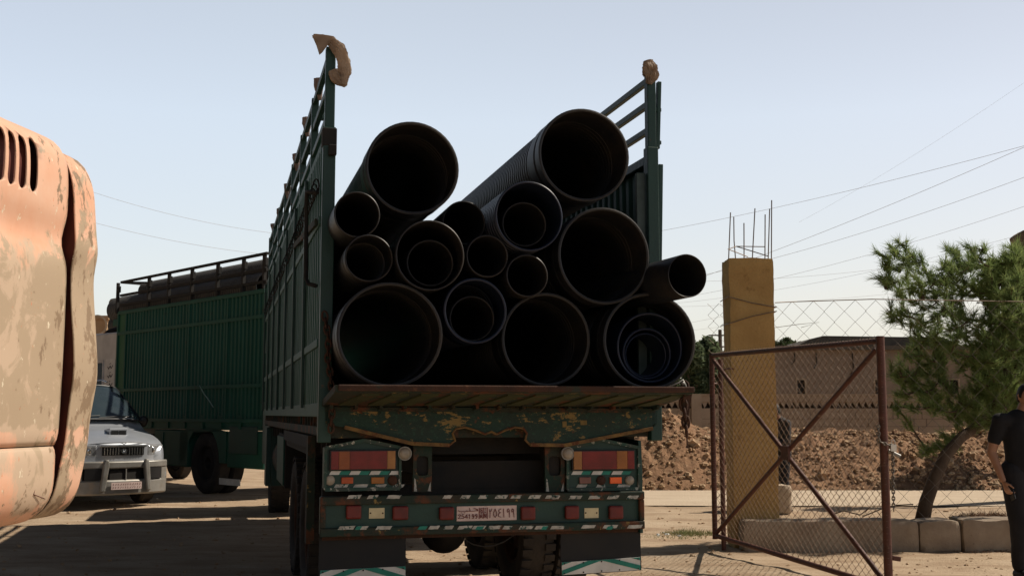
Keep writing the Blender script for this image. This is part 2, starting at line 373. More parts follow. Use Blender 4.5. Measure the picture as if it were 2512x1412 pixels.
tag(rb.build('rubble', m_rock), 'stones and clods covering the excavated earth heap', 'rubble', kind='stuff')

# ================================================================== LOADED TRUCK
TH = R(14.5)
T = Frame(-.1636*8.15, 8.15, TH)
truck = empty('cargo_truck', 'large green cargo truck seen from behind, loaded high with black pipes', 'truck', T)
def tp(px, py, yl=0.0): p = T.py(px, py, yl); return p.x, p.z
W_ = 2.5; LEN = 9.3; ZB, ZP = 1.60, 3.52
# side panels (corrugated sheet): ribs run up, lie along y
def corr(x, y0, y1, z0, z1, pitch, dep, sgn, zn=1):
    mb = MB(); y = y0; P = []
    while y < y1 - 1e-6:
        for a, d in ((0,0),(.38,0),(.5,1),(.88,1)): P.append((y + a*pitch, d*dep*sgn))
        y += pitch
    P.append((y1, 0)); P = [p for p in P if p[0] <= y1+1e-6]
    n = len(P); vs = [(x + d + .0045*noise.noise(V((yy*2, z*2, x)))*2, yy, z) for z in [z0 + (z1-z0)*k/zn for k in range(zn+1)] for yy, d in P]
    return mb.add(vs, [(k*n+i, k*n+i+1, (k+1)*n+i+1, (k+1)*n+i) for k in range(zn) for i in range(n-1)])
for side in (0, 1):
    x = 0.0 if side == 0 else W_; s = -1 if side == 0 else 1
    pn = corr(x + s*.012, .06, LEN, ZB+.02, ZP-.02, .155, .028, s, 8).build('side_panel', m_gpanel, truck, fix=False)
    md = pn.modifiers.new('thick', 'SOLIDIFY'); md.thickness = .004
    r1 = MB()
    r1.box(x-.04, x+.04, .05, LEN, ZP-.03, ZP+.04); r1.box(x-.045, x+.045, .05, LEN, ZB-.07, ZB+.03)
    for zc in (2.06, 2.95): r1.box(x+s*.040-.016, x+s*.040+.016, .06, LEN, zc-.03, zc+.03)
    r1.build('panel_rail', m_gpanel if side == 0 else m_green, pn, bevel=.006)
    # skirt with uprights below the panel
    sk = MB(); sk.box(x-.03, x+.03, .05, LEN, ZB-.20, ZB-.14)
    for k in range(34): yy = .12 + k*.275; sk.box(x-.02, x+.02, yy, yy+.04, ZB-.14, ZB-.07)
    sk.build('side_skirt', m_rustgreen, truck)
    # upright posts and the open rack above the panel
    rear = MB(); rear.box(x-.045, x+.045, -.05, .045, ZB-.25, ZP+.1); rear.box(x-.035, x+.035, -.04, .035, ZP+.1, 4.22)
    rear.build('rear_post', m_green, truck, bevel=.006)
    for k in range(1, 8):
        yy = k*1.325; b = MB(); b.box(x-.03, x+.03, yy-.03, yy+.03, ZP+.04, 4.20)
        b.box(x+(.035 if side == 0 else -.075), x+(.075 if side == 0 else -.035), yy-.03, yy+.03, 4.02, 4.12)
        b.box(x+s*.062-.012, x+s*.062+.012, yy-.03, yy+.03, ZB, ZP-.03)
        b.build('rack_post', m_green, truck, bevel=.005)
    for z_ in ((3.72, 3.94, 4.17) if side == 0 else (3.77, 3.98, 4.17)):
        b = MB(); b.beam((x, .035, z_), (x, LEN-.05, z_+(.0 if side == 0 else .03)), .042, .05); b.build('rack_rail', m_green, truck, bevel=.005)
# latch blocks, outer bars on the rear posts
b = MB(); p0 = tp(815, 371, -.05); b.box(p0[0]-.028, p0[0]+.028, -.10, -.05, p0[1]-.035, p0[1]+.04); b.box(-.052, .052, -.056, .05, ZP-.04, ZP+.09); b.build('post_hinge', m_dark, truck, bevel=.005)
b = MB()
for (a, bb, t_) in (((1616, 202), (1612, 366), .03), ((1619, 404), (1616, 640), .036)):
    u, v = tp(a[0], a[1]), tp(bb[0], bb[1]); b.beam((u[0], .0, u[1]), (v[0], .0, v[1]), t_, .05)
for py_ in (270, 350, 410, 520, 625):
    u = tp(1606, py_); b.box(u[0]-.03, u[0]+.05, -.02, .02, u[1]-.015, u[1]+.015)
b.build('outer_bar', m_green, truck, bevel=.004)
b = MB(); u = tp(1592, 400)
b.box(W_-.12, W_-.05, .0, .04, ZB, ZP-.1); b.build('inner_channel', M('worn_grey_green_steel', (.06,.085,.08), (.03,.05,.045), 8, .6), truck, bevel=.004)
# twisted wire loops on the upper panel edge, and the drop bars
lp = MB(); pts = []
for i in range(46*14):
    a_ = 2*pi*i/14; yy = .10 + i*.0115*(1+i*.0009)
    if yy > LEN-.4: break
    pts.append((-.075-.02*cos(a_), yy + .035*cos(a_*1.0), 3.22 - .02*yy + .05*sin(a_)))
lp.tube(pts, .006, 4)
lp.build('lashing_wire', m_dark, truck)
b = MB(); b.tube([(-.07,.10,3.16),(-.13,.30,3.20),(-.13,.34,3.1),(-.12,.33,2.55),(-.11,.22,2.50),(-.06,.16,2.48)], .016, 8); b.build('latch_bar', m_dark, truck, smooth=True)
b = MB(); b.beam((-.07,.15,2.95),(-.07,2.6,3.12),.02,.05); b.build('diagonal_brace', m_rustgreen, truck)
# bed floor
b = MB(); b.box(.0, W_, .0, LEN, 1.60, 1.68); b.box(.02, W_-.02, .02, LEN, 1.38, 1.60); b.build('bed_floor', m_rustgreen, truck)
b = MB(); b.box(-.02, W_+.02, LEN, LEN+.06, 1.38, 3.9); b.build('front_bulkhead', m_green, truck)
# tailgate folded out: slab rising to its lip, ribs on the underside
TY = -.70
xl, z1 = tp(822, 944, TY); xr, z2 = tp(1702, 948, TY)
tgt = MB(); zt = (z1+z2)/2
def tg(u, v):  # u across 0..1, v 0 hinge .. 1 lip, on the underside
    a = -.02 + u*(W_+.04); bb = xl + u*(xr-xl); return V((a + (bb-a)*v, -.03 + (TY+.03)*v, 1.60 + (zt-.045-1.60)*v))
P0 = [tg(0,0), tg(1,0), tg(1,1), tg(0,1)]; up = V((0,0,.045))
tgt.add([*P0, *[p+up for p in P0]], [(0,1,2,3),(7,6,5,4),(0,4,5,1),(1,5,6,2),(2,6,7,3),(3,7,4,0)])
tail = tgt.build('tailgate', m_rustgreen, truck)
lip = MB(); lip.box(xl+.02, xr, TY-.02, TY+.05, zt-.040, zt+.002); lip.build('tailgate_lip', m_rust, tail, bevel=.008)
sq = []
for k in range(12):
    st = MB(); u0 = .04 + k*.079
    q = [(u0, .22), (u0+.040, .22), (u0+.080, .90), (u0+.034, .90)]
    st.prism(q, lambda u, v, d: tg(u, v) - V((0,0,d)), .0, .012); sq.append(st)
st = MB()
mm = M('olive_worn_stripe', (.05,.055,.02), (.032,.038,.014), 7, .8, layers=((RUST, 8, .6, .66),))
for s_ in sq: s_.build('hazard_stripe', mm, tail)
rib = MB()
for k in range(15): rib.beam(tg(k/14*.96+.02, .05)-V((0,0,.015)), tg(k/14*.96+.02, .20)-V((0,0,.015)), .02, .03)
rib.build('tailgate_rib', m_rustgreen, tail)
# apron hanging below the hinge, scalloped lower edge
out = [(798,990),(798,1040),(845,1047),(1010,1087),(1102,1091),(1116,1080),(1110,1062),(1118,1051),(1140,1047),(1165,1054),(1190,1064),(1205,1058),(1218,1064),(1240,1054),(1262,1047),(1284,1050),(1292,1062),(1288,1078),(1300,1090),(1385,1091),(1600,1050),(1612,1038),(1612,990)]
ap = MB(); ap.prism([tp(x, y, -.05) for x, y in out], lambda u, v, d: V((u, d, v)), -.05, -.02)
apron = ap.build('rear_apron', m_apron, truck)
rm = MB()
for seg in (out[2:5], out[18:21]):
    q = [tp(x, y, -.05) for x, y in seg]
    for a, c in zip(q, q[1:]): rm.beam((a[0], -.052, a[1]), (c[0], -.052, c[1]), .034, .026)
rm.tube([(u, -.055, v) for u, v in [tp(x, y, -.05) for x, y in out[4:19]]], .009, 6)
rm.build('apron_rim', m_yrust, apron)
fd = MB()
for k in range(16):
    x, z = tp(870+k*46, 1003, -.05); fd.beam((x, -.06, z+.012), (x+.05, -.075, z-.03), .016, .01)
fd.beam((.0,-.06,1.585),(W_-.02,-.06,1.575), .03, .03)
fd.build('apron_bead', m_rustgreen, apron)
pt = MB()
for x_, y_, w__, h__ in ((1385,1040,11,15),(1432,1036,17,12)):
    u, v = tp(x_, y_, -.05); s_ = 1/335
    MB().prism([(u - w__*s_*.5, v - h__*s_*.5), (u + w__*s_*.5, v - h__*s_*.45), (u + w__*s_*.45, v + h__*s_*.5), (u - w__*s_*.55, v + h__*s_*.5)], lambda a, c, d: V((a, d, c)), -.0535, -.0505).build('bare_paint_patch', bpy.data.materials.get('ochre_primer') or M('ochre_primer', (.20,.14,.05), (.14,.10,.035), 18, .8), apron)
# bumper
xa, zt_ = tp(786, 1207); xb, _ = tp(1573, 1212); zb_ = tp(1180, 1303)[1]; zt_ = tp(1180, 1211)[1]; BY = -.02
bp = MB(); bp.box(xa, xb, BY, BY+.10, zb_, zt_); bumper = bp.build('bumper', m_green, truck, bevel=.01)
fl = MB(); fl.box(xa-.004, xb+.004, BY-.045, BY-.002, zt_-.055, zt_+.004); fl.box(xa-.004, xb+.004, BY-.045, BY-.002, zb_-.004, zb_+.055)
fl.box(xa-.004, xa+.035, BY-.04, BY-.003, zb_+.056, zt_-.056); fl.box(xb-.035, xb+.004, BY-.04, BY-.003, zb_+.056, zt_-.056)
fl.build('bumper_flange', m_rustgreen, bumper, bevel=.008)
BF = BY-.046
def stripes(px0, px1, py_, h, step, wd, yl, mats, parent, name, jit=.25, lean=.6):
    x = px0
    while x < px1:
        a = MB()
        u, v = tp(x, py_, yl); ww = wd/330*random.uniform(1-jit, 1+jit); hh = h/330
        top = [(u + hh*lean + ww*t, v + hh/2 - random.random()*hh*.22*jit*2) for t in (0,.2,.4,.6,.8,1)]
        bot = [(u + ww*t, v - hh/2 + random.random()*hh*.22*jit*2) for t in (1,.8,.6,.4,.2,0)]
        a.prism(top + bot, lambda p, q, d: V((p, d, q)), yl-.002, yl)
        a.build(name, mats, parent)
        x += step*random.uniform(1-jit*.4, 1+jit*.4)
m_flake = M('flaking_white_stripe', (.50,.49,.45), (.30,.29,.26), 20, .7, layers=(((.012,.06,.05), 16, .54, .58), (RUST, 14, .64, .67)))
stripes(850, 950, 1218, 9, 50, 26, BF, m_flake, bumper, 'reflective_stripe')
stripes(1085, 1340, 1218, 9, 42, 26, BF, m_flake, bumper, 'reflective_stripe')
stripes(1350, 1545, 1219, 9, 46, 26, BF, m_flake, bumper, 'reflective_stripe')
stripes(828, 960, 1294, 9, 46, 30, BF, m_flake, bumper, 'reflective_stripe')
stripes(1050, 1370, 1293, 9, 37, 27, BF, m_flake, bumper, 'reflective_stripe')
stripes(1425, 1545, 1291, 9, 58, 44, BF, m_flake, bumper, 'reflective_stripe')
stripes(870, 1500, 1294, 9, 150, 16, BF-.001, m_teal, bumper, 'reflective_stripe')
def pbox(px0, py0, px1, py1, yl, dep, name, mat, parent, bev=.006):
    u0, v1 = tp(px0, py0, yl); u1, v0 = tp(px1, py1, yl)
    return MB().box(u0, u1, yl-dep, yl, v0, v1).build(name, mat, parent, bevel=bev)
for x0, y0, x1, y1 in ((848,1238,885,1271),(962,1240,1000,1273),(1076,1242,1112,1273),(1276,1241,1311,1273),(1384,1239,1418,1271),(1491,1239,1526,1271)):
    pbox(x0, y0, x1, y1, BY, .04, 'reflector', m_redrefl, bumper, .012)
for x0, y0, x1, y1 in ((905,1245,943,1270),(1433,1245,1468,1269)):
    pl = pbox(x0, y0, x1, y1, BY, .006, 'blank_plate', m_cream, bumper, .002)
    d = MB()
    for xx in (x0+4, x1-4): u, v = tp(xx, (y0+y1)/2, BY-.007); d.ball((u, BY-.007, v), .006, 6, 4)
    d.build('rivet', m_rust, pl)
# licence plate with its hand-shaped strokes
plate = pbox(1120, 1241, 1267, 1274, BY-.004, .006, 'licence_plate', m_plate, bumper, .002)
PL0 = tp(1120, 1274, BY-.012); PL1 = tp(1267, 1241, BY-.012); PW, PH = PL1[0]-PL0[0], PL1[1]-PL0[1]
G = {'2': [[(0,.8),(.25,1),(.75,.95),(.8,.7),(0,0),(1,0)]], '5': [[(.9,1),(.15,1),(.1,.6),(.6,.62),(.9,.35),(.6,0),(0,.08)]], '4': [[(.75,0),(.75,1),(0,.3),(1,.3)]],
     '1': [[(.2,.8),(.5,1),(.5,0)]], '9': [[(.85,.65),(.5,.45),(.12,.65),(.35,.98),(.8,.9),(.88,.5),(.6,0),(.2,.02)]],
     'S': [[(.9,.9),(.4,1),(.1,.75),(.8,.35),(.5,0),(.05,.1)]], 'Y': [[(0,1),(.5,.5),(1,1)],[(.5,.5),(.5,0)]], 'R': [[(.1,0),(.1,1),(.8,.9),(.7,.55),(.1,.5)],[(.4,.5),(.95,0)]],
     'I': [[(.2,1),(.8,1)],[(.5,1),(.5,0)],[(.2,0),(.8,0)]], 'N': [[(.1,0),(.1,1),(.9,0),(.9,1)]], 'T': [[(0,1),(1,1)],[(.5,1),(.5,0)]],
     'a2': [[(.3,0),(.35,.6),(.15,.95),(.25,.75),(.6,.75),(.8,1)]], 'a5': [[(.5,1),(.15,.6),(.1,.25),(.5,0),(.9,.25),(.85,.6),(.5,1)]],
     'a4': [[(.85,1),(.3,.85),(.35,.65),(.75,.55),(.2,.4),(.25,.1),(.85,0)]], 'a1': [[(.4,1),(.5,0)]], 'a9': [[(.75,.7),(.3,.6),(.2,.85),(.5,1),(.75,.85),(.75,.5),(.85,0)]],
     'halab': [[(1,.35),(.98,.75),(.85,.95),(.78,.9)],[(.86,.95),(.95,.55),(1,.35),(.75,.25),(.6,.28),(.58,1)],[(.6,.28),(.45,.25),(.43,.45)],[(.43,.25),(.05,.25),(0,.5)],[(.3,-.08),(.33,-.12)],[(.15,-.08),(.18,-.12)]]}
def write(parent, items, x0, z0, w__, h__, y, rad, mat, name='lettering'):
    mb = MB()
    for key, u, v, a, c in items:
        for st in G[key]:
            pts = [V((x0 + w__*(u + a*p), y, z0 + h__*(v + c*q))) for p, q in st]
            for p, q in zip(pts, pts[1:]):
                d = (q-p)
                if d.length < 1e-6: continue
                d = d.normalized()*rad*.5; mb.beam(p-d, q+d, rad*2, .003, up=V((0,1,0)).cross(d).normalized())
    return mb.build(name, mat, parent)
it = [('halab', .03, .60, .32, .32)]
for i, ch in enumerate('254199'): it.append((ch, .03+i*.055, .10, .042, .33))
for i, ch in enumerate('SYR'): it.append((ch, .392, .68-i*.28, .032, .22))
for i, ch in enumerate('IN'): it.append((ch, .455, .55-i*.42, .035, .33))
for i, ch in enumerate(('a2','a5','a4','a1','a9','a9')): it.append((ch, .535+i*.074, .14, .062, .68))
write(plate, it, PL0[0], PL0[1], PW, PH, BY-.013, .0046, m_redink)
d = MB()
for u in (.375, .44, .508): d.box(PL0[0]+PW*u-.003, PL0[0]+PW*u+.003, BY-.014, BY-.0112, PL0[1]+.004, PL1[1]-.004)
d.build('divider_line', m_redink, plate)
# lamp boxes
m_frame = M('chipped_green_frame', (.012,.06,.045), (.05,.06,.05), 14, .7, layers=(((.42,.41,.36), 16, .56, .60),))
def lampbox(x0, x1, peak, segs, round_px, small, lowpx):
    LY = .02
    u0, _ = tp(x0, 1200, LY); u1, _ = tp(x1, 1200, LY); zb = tp(x0, 1200, LY)[1]; zs = tp(x0, 1098, LY)[1]; zp = tp(peak, 1079, LY)[1]; up_ = tp(peak, 1079, LY)[0]
    bx = MB(); bx.prism([(u0, zb), (u1, zb), (u1, zs), (up_, zp-.005), (u0, zs)], lambda p, q, d: V((p, d, q)), LY, LY+.22)
    box = bx.build('lamp_box', m_green, truck)
    fr = MB(); L = [(u0, zb), (u1, zb), (u1, zs), (up_, zp), (u0, zs), (u0, zb)]
    for (a, b_), (c, d_) in zip(L, L[1:]): fr.beam((a, LY-.012, b_), (c, LY-.012, d_), .018, .024)
    fr.build('box_frame', m_frame, box)
    tl = MB(); a, zt1 = tp(segs[0][0], 1106, LY); c, zb1 = tp(segs[-1][1], 1148, LY)
    lamp = MB().box(a-.01, c+.01, LY-.03, LY-.001, zb1-.01, zt1+.01).build('tail_lamp', m_blackpl, box, bevel=.004)
    for s0, s1, mt in segs:
        p0, p1 = tp(s0, 1106, LY)[0], tp(s1, 1106, LY)[0]
        q = MB(); q.box(p0+.001, p1-.001, LY-.046, LY-.030, zb1, zt1)
        for k in range(5): zz = zb1 + (zt1-zb1)*(k+.5)/5; q.box(p0+.004, p1-.004, LY-.0485, LY-.046, zz-.006, zz+.006)
        q.build('lens', mt, lamp)
    stripes(x0+10, x1-20, 1159, 9, 49, 26, LY-.003, m_sticker, box, 'reflective_stripe', .02)
    stripes(x0+34, x1-28, 1159, 9, 49, 22, LY-.0035, m_teal, box, 'reflective_stripe', .02)
    stripes(x0+22, x1-16, 1191, 8, 49, 28, LY-.003, m_flake, box, 'reflective_stripe', .2)
    for s0, s1, mt in small:
        if s1 - s0 < 24:
            u, v = tp((s0+s1)/2, 1177, LY); MB().lathe([(0,-.02),(.03,-.018),(.036,-.01),(.036,.0)], 16, (u, LY, v), V((0,1,0))).build('round_lamp', mt, box, smooth=True)
        else:
            p0, z0 = tp(s0, 1185, LY); p1, z1_ = tp(s1, 1169, LY); MB().box(p0, p1, LY-.02, LY-.001, z0, z1_).build('side_reflector', mt, box, bevel=.003)
    u, v = tp(round_px, 1111, LY)
    rl = MB().lathe([(0,-.055),(.02,-.054),(.036,-.046),(.043,-.03),(.046,-.03),(.047,.0),(.03,.03)], 20, (u, LY-.01, v), V((0,1,0))).build('reversing_lamp', m_clear, truck, smooth='angle')
    MB().lathe([(.044,-.034),(.050,-.034),(.050,-.02),(.044,-.02)], 20, (u, LY-.01, v), V((0,1,0)), close=True).build('lamp_rim', m_bump, rl, smooth='angle')
lampbox(797, 980, 893, [(811,830,m_red),(830,857,M('dull_orange_lens',(.28,.07,.012),(.2,.05,.01),9,.3)),(857,948,m_red),(948,968,m_amber)], 991,
        [(800,818,m_clear),(837,866,M('worn_orange_reflector',(.45,.08,.015),(.32,.05,.01),9,.3)),(910,942,M('amber_reflector',(.34,.12,.015),(.24,.08,.01),9,.3)),(954,972,m_rust)], 0)
lampbox(1391, 1566, 1478, [(1403,1423,m_amber),(1423,1508,m_red),(1508,1534,M('brown_amber_lens',(.34,.12,.02),(.26,.09,.015),9,.3)),(1534,1551,m_red)], 1389,
        [(1420,1448,M('dull_pink_reflector',(.20,.09,.07),(.14,.06,.05),9,.4)),(1465,1483,m_rust),(1495,1523,m_brightorange),(1534,1554,m_clear)], 0)
# mudflaps with chevrons
def flap(x0, x1, yt, yb, sy0, sy1):
    FY = .04
    c = [tp(x0, yt[0], FY), tp(x1, yt[1], FY), tp(x1, yb[1], FY), tp(x0, yb[0], FY)]
    n = 8; mb = MB(); f = lambda s, t, dd: V((c[0][0]+(c[1][0]-c[0][0])*s, FY + dd + .012*sin(t*3+s*2)*t, (c[0][1]*(1-s)+c[1][1]*s)*(1-t) + (c[3][1]*(1-s)+c[2][1]*s)*t))
    for dd in (0, .012):
        mb.add([f(i/n, j/n, dd) for j in range(n+1) for i in range(n+1)], [(j*(n+1)+i, j*(n+1)+i+1, (j+1)*(n+1)+i+1, (j+1)*(n+1)+i) for j in range(n) for i in range(n)])
    fo = mb.build('mudflap', m_flap, truck, smooth=True)
    a = [tp(x0+2, sy0[0], FY), tp(x1-2, sy0[1], FY), tp(x1-2, sy1[1], FY), tp(x0+2, sy1[0], FY)]
    g_ = lambda s, t, d: V((a[0][0]+(a[1][0]-a[0][0])*s, FY-d+ .006*sin(2.6+s*2), (a[0][1]*(1-s)+a[1][1]*s)*(1-t) + (a[3][1]*(1-s)+a[2][1]*s)*t))
    sh = MB(); sh.prism([(0,0),(1,0),(1,1),(0,1)], lambda u, v, d: g_(u, v, d), .0, .008); so = sh.build('chevron_sheet', m_sticker, fo)
    tl = MB(); 
    def clip(poly):
        def cut(P, ins, inter):
            o = []
            for i in range(len(P)):
                p, q = P[i-1], P[i]
                if ins(q):
                    if not ins(p): o.append(inter(p, q))
                    o.append(q)
                elif ins(p): o.append(inter(p, q))
            return o
        ix = lambda k, v: (lambda p, q: tuple(p[j] + (q[j]-p[j])*(v-p[k])/(q[k]-p[k]) for j in (0,1)))
        for k, v, sg in ((0,.0,1),(0,1,-1),(1,0,1),(1,1,-1)):
            poly = cut(poly, lambda p, k=k, v=v, sg=sg: (p[k]-v)*sg >= 0, ix(k, v))
            if not poly: return []
        return poly
    for cx in (-.62,-.22,.18,.0):
        pass
    for off in (-.42, -.02, .38):
        for sg in (-1, 1):
            P = [(.5+sg*(off+.0), 0), (.5+sg*(off+.19), 0), (.5+sg*(off+.19+.52), 1), (.5+sg*(off+.52), 1)]
            if off == -.42: continue
            P = clip([(min(max(p[0], 0 if sg < 0 else .5), .5 if sg < 0 else 1) if False else p[0], p[1]) for p in P])
            if len(P) >= 3: tl.prism(P, lambda u, v, d: g_(u, v, d), .0085, .0105 + (.0008 if sg > 0 else 0))
    tl.build('teal_chevron', m_teal, so)
    rv = MB()
    for s in (.03,.27,.5,.73,.97):
        for t in (.12, .88): rv.ball(g_(s, t, .011), .006, 6, 4)
    rv.build('rivet', m_dark, so)
flap(783, 996, (1303,1300), (1432,1420), (1398,1387), (1436,1424))
flap(1376, 1571, (1300,1296), (1411,1397), (1378,1365), (1409,1396))
b = MB(); 
b.beam((xa+.02, .05, zb_-.02), (xb-.02, .05, zb_-.02), .05, .03); b.build('flap_bar', m_rust, truck)
MB().box(.02, W_-.03, .26, .32, zt_-.14, zt_+.06).build('gap_blocking_beam', m_dark, truck)  # dark box added to block the sunlit ground showing above the bumper
# frame rails, cross members, rear uprights with slots
for x0, x1 in ((1014, 1060), (1337, 1385)):
    u0, u1 = tp(x0, 1100, .03)[0], tp(x1, 1100, .03)[0]; z0, z1_ = tp(x0, 1206, .03)[1], tp(x0, 1092, .03)[1]; uc = (u0+u1)/2; zc = (z0+z1_)/2 + .02
    m1 = MB(); hw, hh = (u1-u0)*.31, (z1_-z0)*.21; oc = [(u0,z0),(u1,z0),(u1,z1_),(u0,z1_)]
    n_ = 16; inn = [(uc + hw*max(-1,min(1,1.25*cos(2*pi*i/n_))), zc + hh*max(-1,min(1,1.25*sin(2*pi*i/n_)))) for i in range(n_)]
    for y_, fl_ in ((.03, 0), (.06, 1)):
        pass
    vs = []; 
    for y_ in (.03, .06): 
        for i in range(n_):
            a = 2*pi*i/n_; c_, s_ = cos(a), sin(a); k_ = 1/max(abs(c_), abs(s_))
            vs.append((uc + (u1-u0)/2*c_*k_, y_, (z0+z1_)/2 + (z1_-z0)/2*s_*k_))
        for u, v in inn: vs.append((u, y_, v))
    F = []
    for i in range(n_):
        j = (i+1) % n_; F += [(i, j, n_+j, n_+i), (2*n_+i, 3*n_+i, 3*n_+j, 2*n_+j), (i, 2*n_+i, 2*n_+j, j), (n_+i, n_+j, 3*n_+j, 3*n_+i)]
    m1.add(vs, F); fu = m1.build('frame_upright', m_rustgreen, truck)
    pq = MB(); pq.prism([(u0+.008,z0+.005),(u0+.03,z0+.004),(u0+.018,z0+.09),(u0+.010,z0+.10)], lambda a, c, d: V((a, d, c)), .0285, .0299); pq.prism([(u1-.03,z0+.006),(u1-.008,z0+.004),(u1-.010,z0+.07)], lambda a, c, d: V((a, d, c)), .0285, .0299); pq.build('chipped_paint', m_flake, fu)
    MB().box(uc-.04, uc+.04, .06, 12.0, z0+.12, z1_-.02).build('chassis_rail', m_dark, truck)
b = MB()
for yy in (.25, 1.2, 2.2, 3.2, 4.4, 5.8, 7.2, 8.6): b.box(.75, 1.75, yy, yy+.08, 1.0, 1.2)
for yy in [.3 + i*.42 for i in range(22)]: b.box(.05, W_-.05, yy, yy+.06, 1.25, 1.379)
b.build('cross_member', m_dark, truck)
b = MB()
for k, zz in enumerate((1.07, .95, .80)): b.box(1.0+.02*k, 1.5-.02*k, .40, .46, zz-.03, zz+.03)
b.box(.95,1.05,.35,.5,.75,1.2); b.box(1.45,1.55,.35,.5,.75,1.2)
b.build('tow_bracket', m_dark, truck)
# wheels
def wheel(parent, x0, x1, y, r, name='wheel', lug=True, mb_t=m_rubber, hub=m_rust):
    c = V(((x0+x1)/2, y, r)); w2 = (x1-x0)/2; ax = V((1,0,0))
    prof = [(r*.60,-w2*.75),(r*.70,-w2*.95),(r*.90,-w2),(r*.975,-w2*.86),(r,-w2*.6),(r,w2*.6),(r*.975,w2*.86),(r*.90,w2),(r*.70,w2*.95),(r*.60,w2*.75)]
    wh = MB().lathe([(r*.2,-w2*.55),(r*.35,-w2*.35),(r*.5,-w2*.3),(r*.56,-w2*.72),(r*.61,-w2*.78),(r*.61,w2*.78),(r*.56,w2*.72),(r*.5,w2*.3),(r*.2,w2*.5)], 28, c, ax, close=True).build(name, hub, parent, smooth='angle')
    t = MB().lathe(prof, 40, c, ax, close=True)
    if lug:
        for k in range(36):
            a = 2*pi*k/36
            for s in (-1, 1):
                aa = a + (.09 if s > 0 else 0); d = V((0, cos(aa), sin(aa))); tt = V((0, -sin(aa), cos(aa)))
                p = c + ax*s*w2*.68 + d*(r+.004); t.beam(p - ax*w2*.3, p + ax*w2*.28, .055*r/.5, .022, up=d)
        for k in range(1): pass
    t.build('tyre', mb_t, wh, smooth='angle', angle=35)
    n = MB()
    for k in range(8): a = 2*pi*k/8; n.ball(c + V((-w2*.42, cos(a)*r*.42, sin(a)*r*.42)), r*.04, 6, 4)
    n.build('wheel_nut', m_dark, wh)
    return wh
for yl in (1.95, 3.35):
    for x0 in (.02, .345, W_-.665, W_-.34): wheel(truck, x0, x0+.30, yl, .56)
    b = MB(); b.tube([(.6, yl, .56), (W_-.6, yl, .56)], .10, 12); b.build('axle', m_dark, truck, smooth='angle')
    b = MB(); b.ball((1.25, yl, .56), .24, 16, 10, (.9, 1.1, 1)); b.tube([(1.25, yl+.2, .58), (1.25, yl+1.2, .8)], .06, 10); b.build('differential', m_dark, truck, smooth=True)
    b = MB()
    for x0 in (.72, 1.70): 
        for k in range(5): b.box(x0, x0+.08, yl-.62+k*.1, yl+.62-k*.1, .62+k*.022, .64+k*.022)
    b.build('leaf_spring', m_rust, truck)
for x0 in (.12, W_-.42): wheel(truck, x0, x0+.30, 10.6, .56)
b = MB(); b.tube([(.3,10.6,.56),(W_-.3,10.6,.56)], .07, 10); b.build('axle', m_dark, truck)
# mudguards, side boxes
b = MB(); b.box(-.03, .03, 1.2, 4.3, 1.28, 1.38); b.box(.0, .64, 1.15, 4.3, 1.22, 1.28); b.build('mudguard', m_dark, truck)
b = MB(); b.box(-.04, .02, .9, 1.05, .55, 1.38); b.build('guard_bracket', m_rustgreen, truck)
b = MB(); b.box(.03, .55, 5.0, 6.4, .72, 1.32); sb = b.build('tool_box', m_dark, truck, bevel=.01)
b = MB(); b.box(.008, .028, 5.05, 6.35, .75, 1.29); b.build('box_door', m_gpanel, sb, bevel=.006)
b = MB(); b.lathe([(.0,0),(.30,0),(.32,.02),(.32,1.28),(.30,1.3),(0,1.3)], 24, (.36, 7.0, .95), V((0,1,0))); b.build('fuel_tank', m_rustgreen, truck, smooth='angle')
b = MB(); b.box(W_-.55, W_-.03, 5.0, 6.4, .72, 1.32); b.build('tool_box', m_rustgreen, truck, bevel=.01)
b = MB(); b.box(-.04, .03, 8.3, 8.75, .55, 1.36); b.box(.03,.5,8.3,8.36,.55,1.36); b.box(.10,.45,8.9,9.3,.75,1.30); b.build('side_guard', m_green, truck, bevel=.006)
# right edge of the lamp box / side cheek that catches the sun
c = [tp(1556,1062), tp(1574,1120), tp(1577,1300), tp(1566,1300)]
b = MB(); b.prism([(.30,1.36),(.02,1.35),(.0,1.10),(.0,.66),(.30,.66)], lambda y, z, d: V((xb+d, y, z)), -.012, .012); b.build('side_cheek', m_green, truck, bevel=.003)
# cab
b = MB(); b.prism([(9.75,.75),(12.0,.70),(12.05,1.6),(11.75,2.75),(11.4,2.92),(9.85,2.92),(9.75,2.8)], lambda y, z, d: V((d, y, z)), .05, W_-.05)
cab = b.build('cab', m_green, truck, bevel=.04)
for x_ in (.03, W_-.049): MB().box(x_, x_+.019, 10.5, 11.4, 1.75, 2.55).build('cab_window', m_glass, cab)
# hanging cable and air hose under the bumper
q = [tp(x, y, .10) for x, y in ((1124,1305),(1135,1320),(1160,1334),(1185,1339),(1210,1337),(1235,1328),(1265,1308))]
MB().tube([(u, .10, v) for u, v in q], .006, 6).build('hanging_cable', m_dark, truck, smooth=True)
b = MB(); b.lathe([(0,0),(.13,0),(.14,.02),(.14,.75),(.13,.77),(0,.77)], 18, (.95, 4.6, .85), V((1,0,0))); b.build('air_tank', m_dark, truck, smooth='angle')
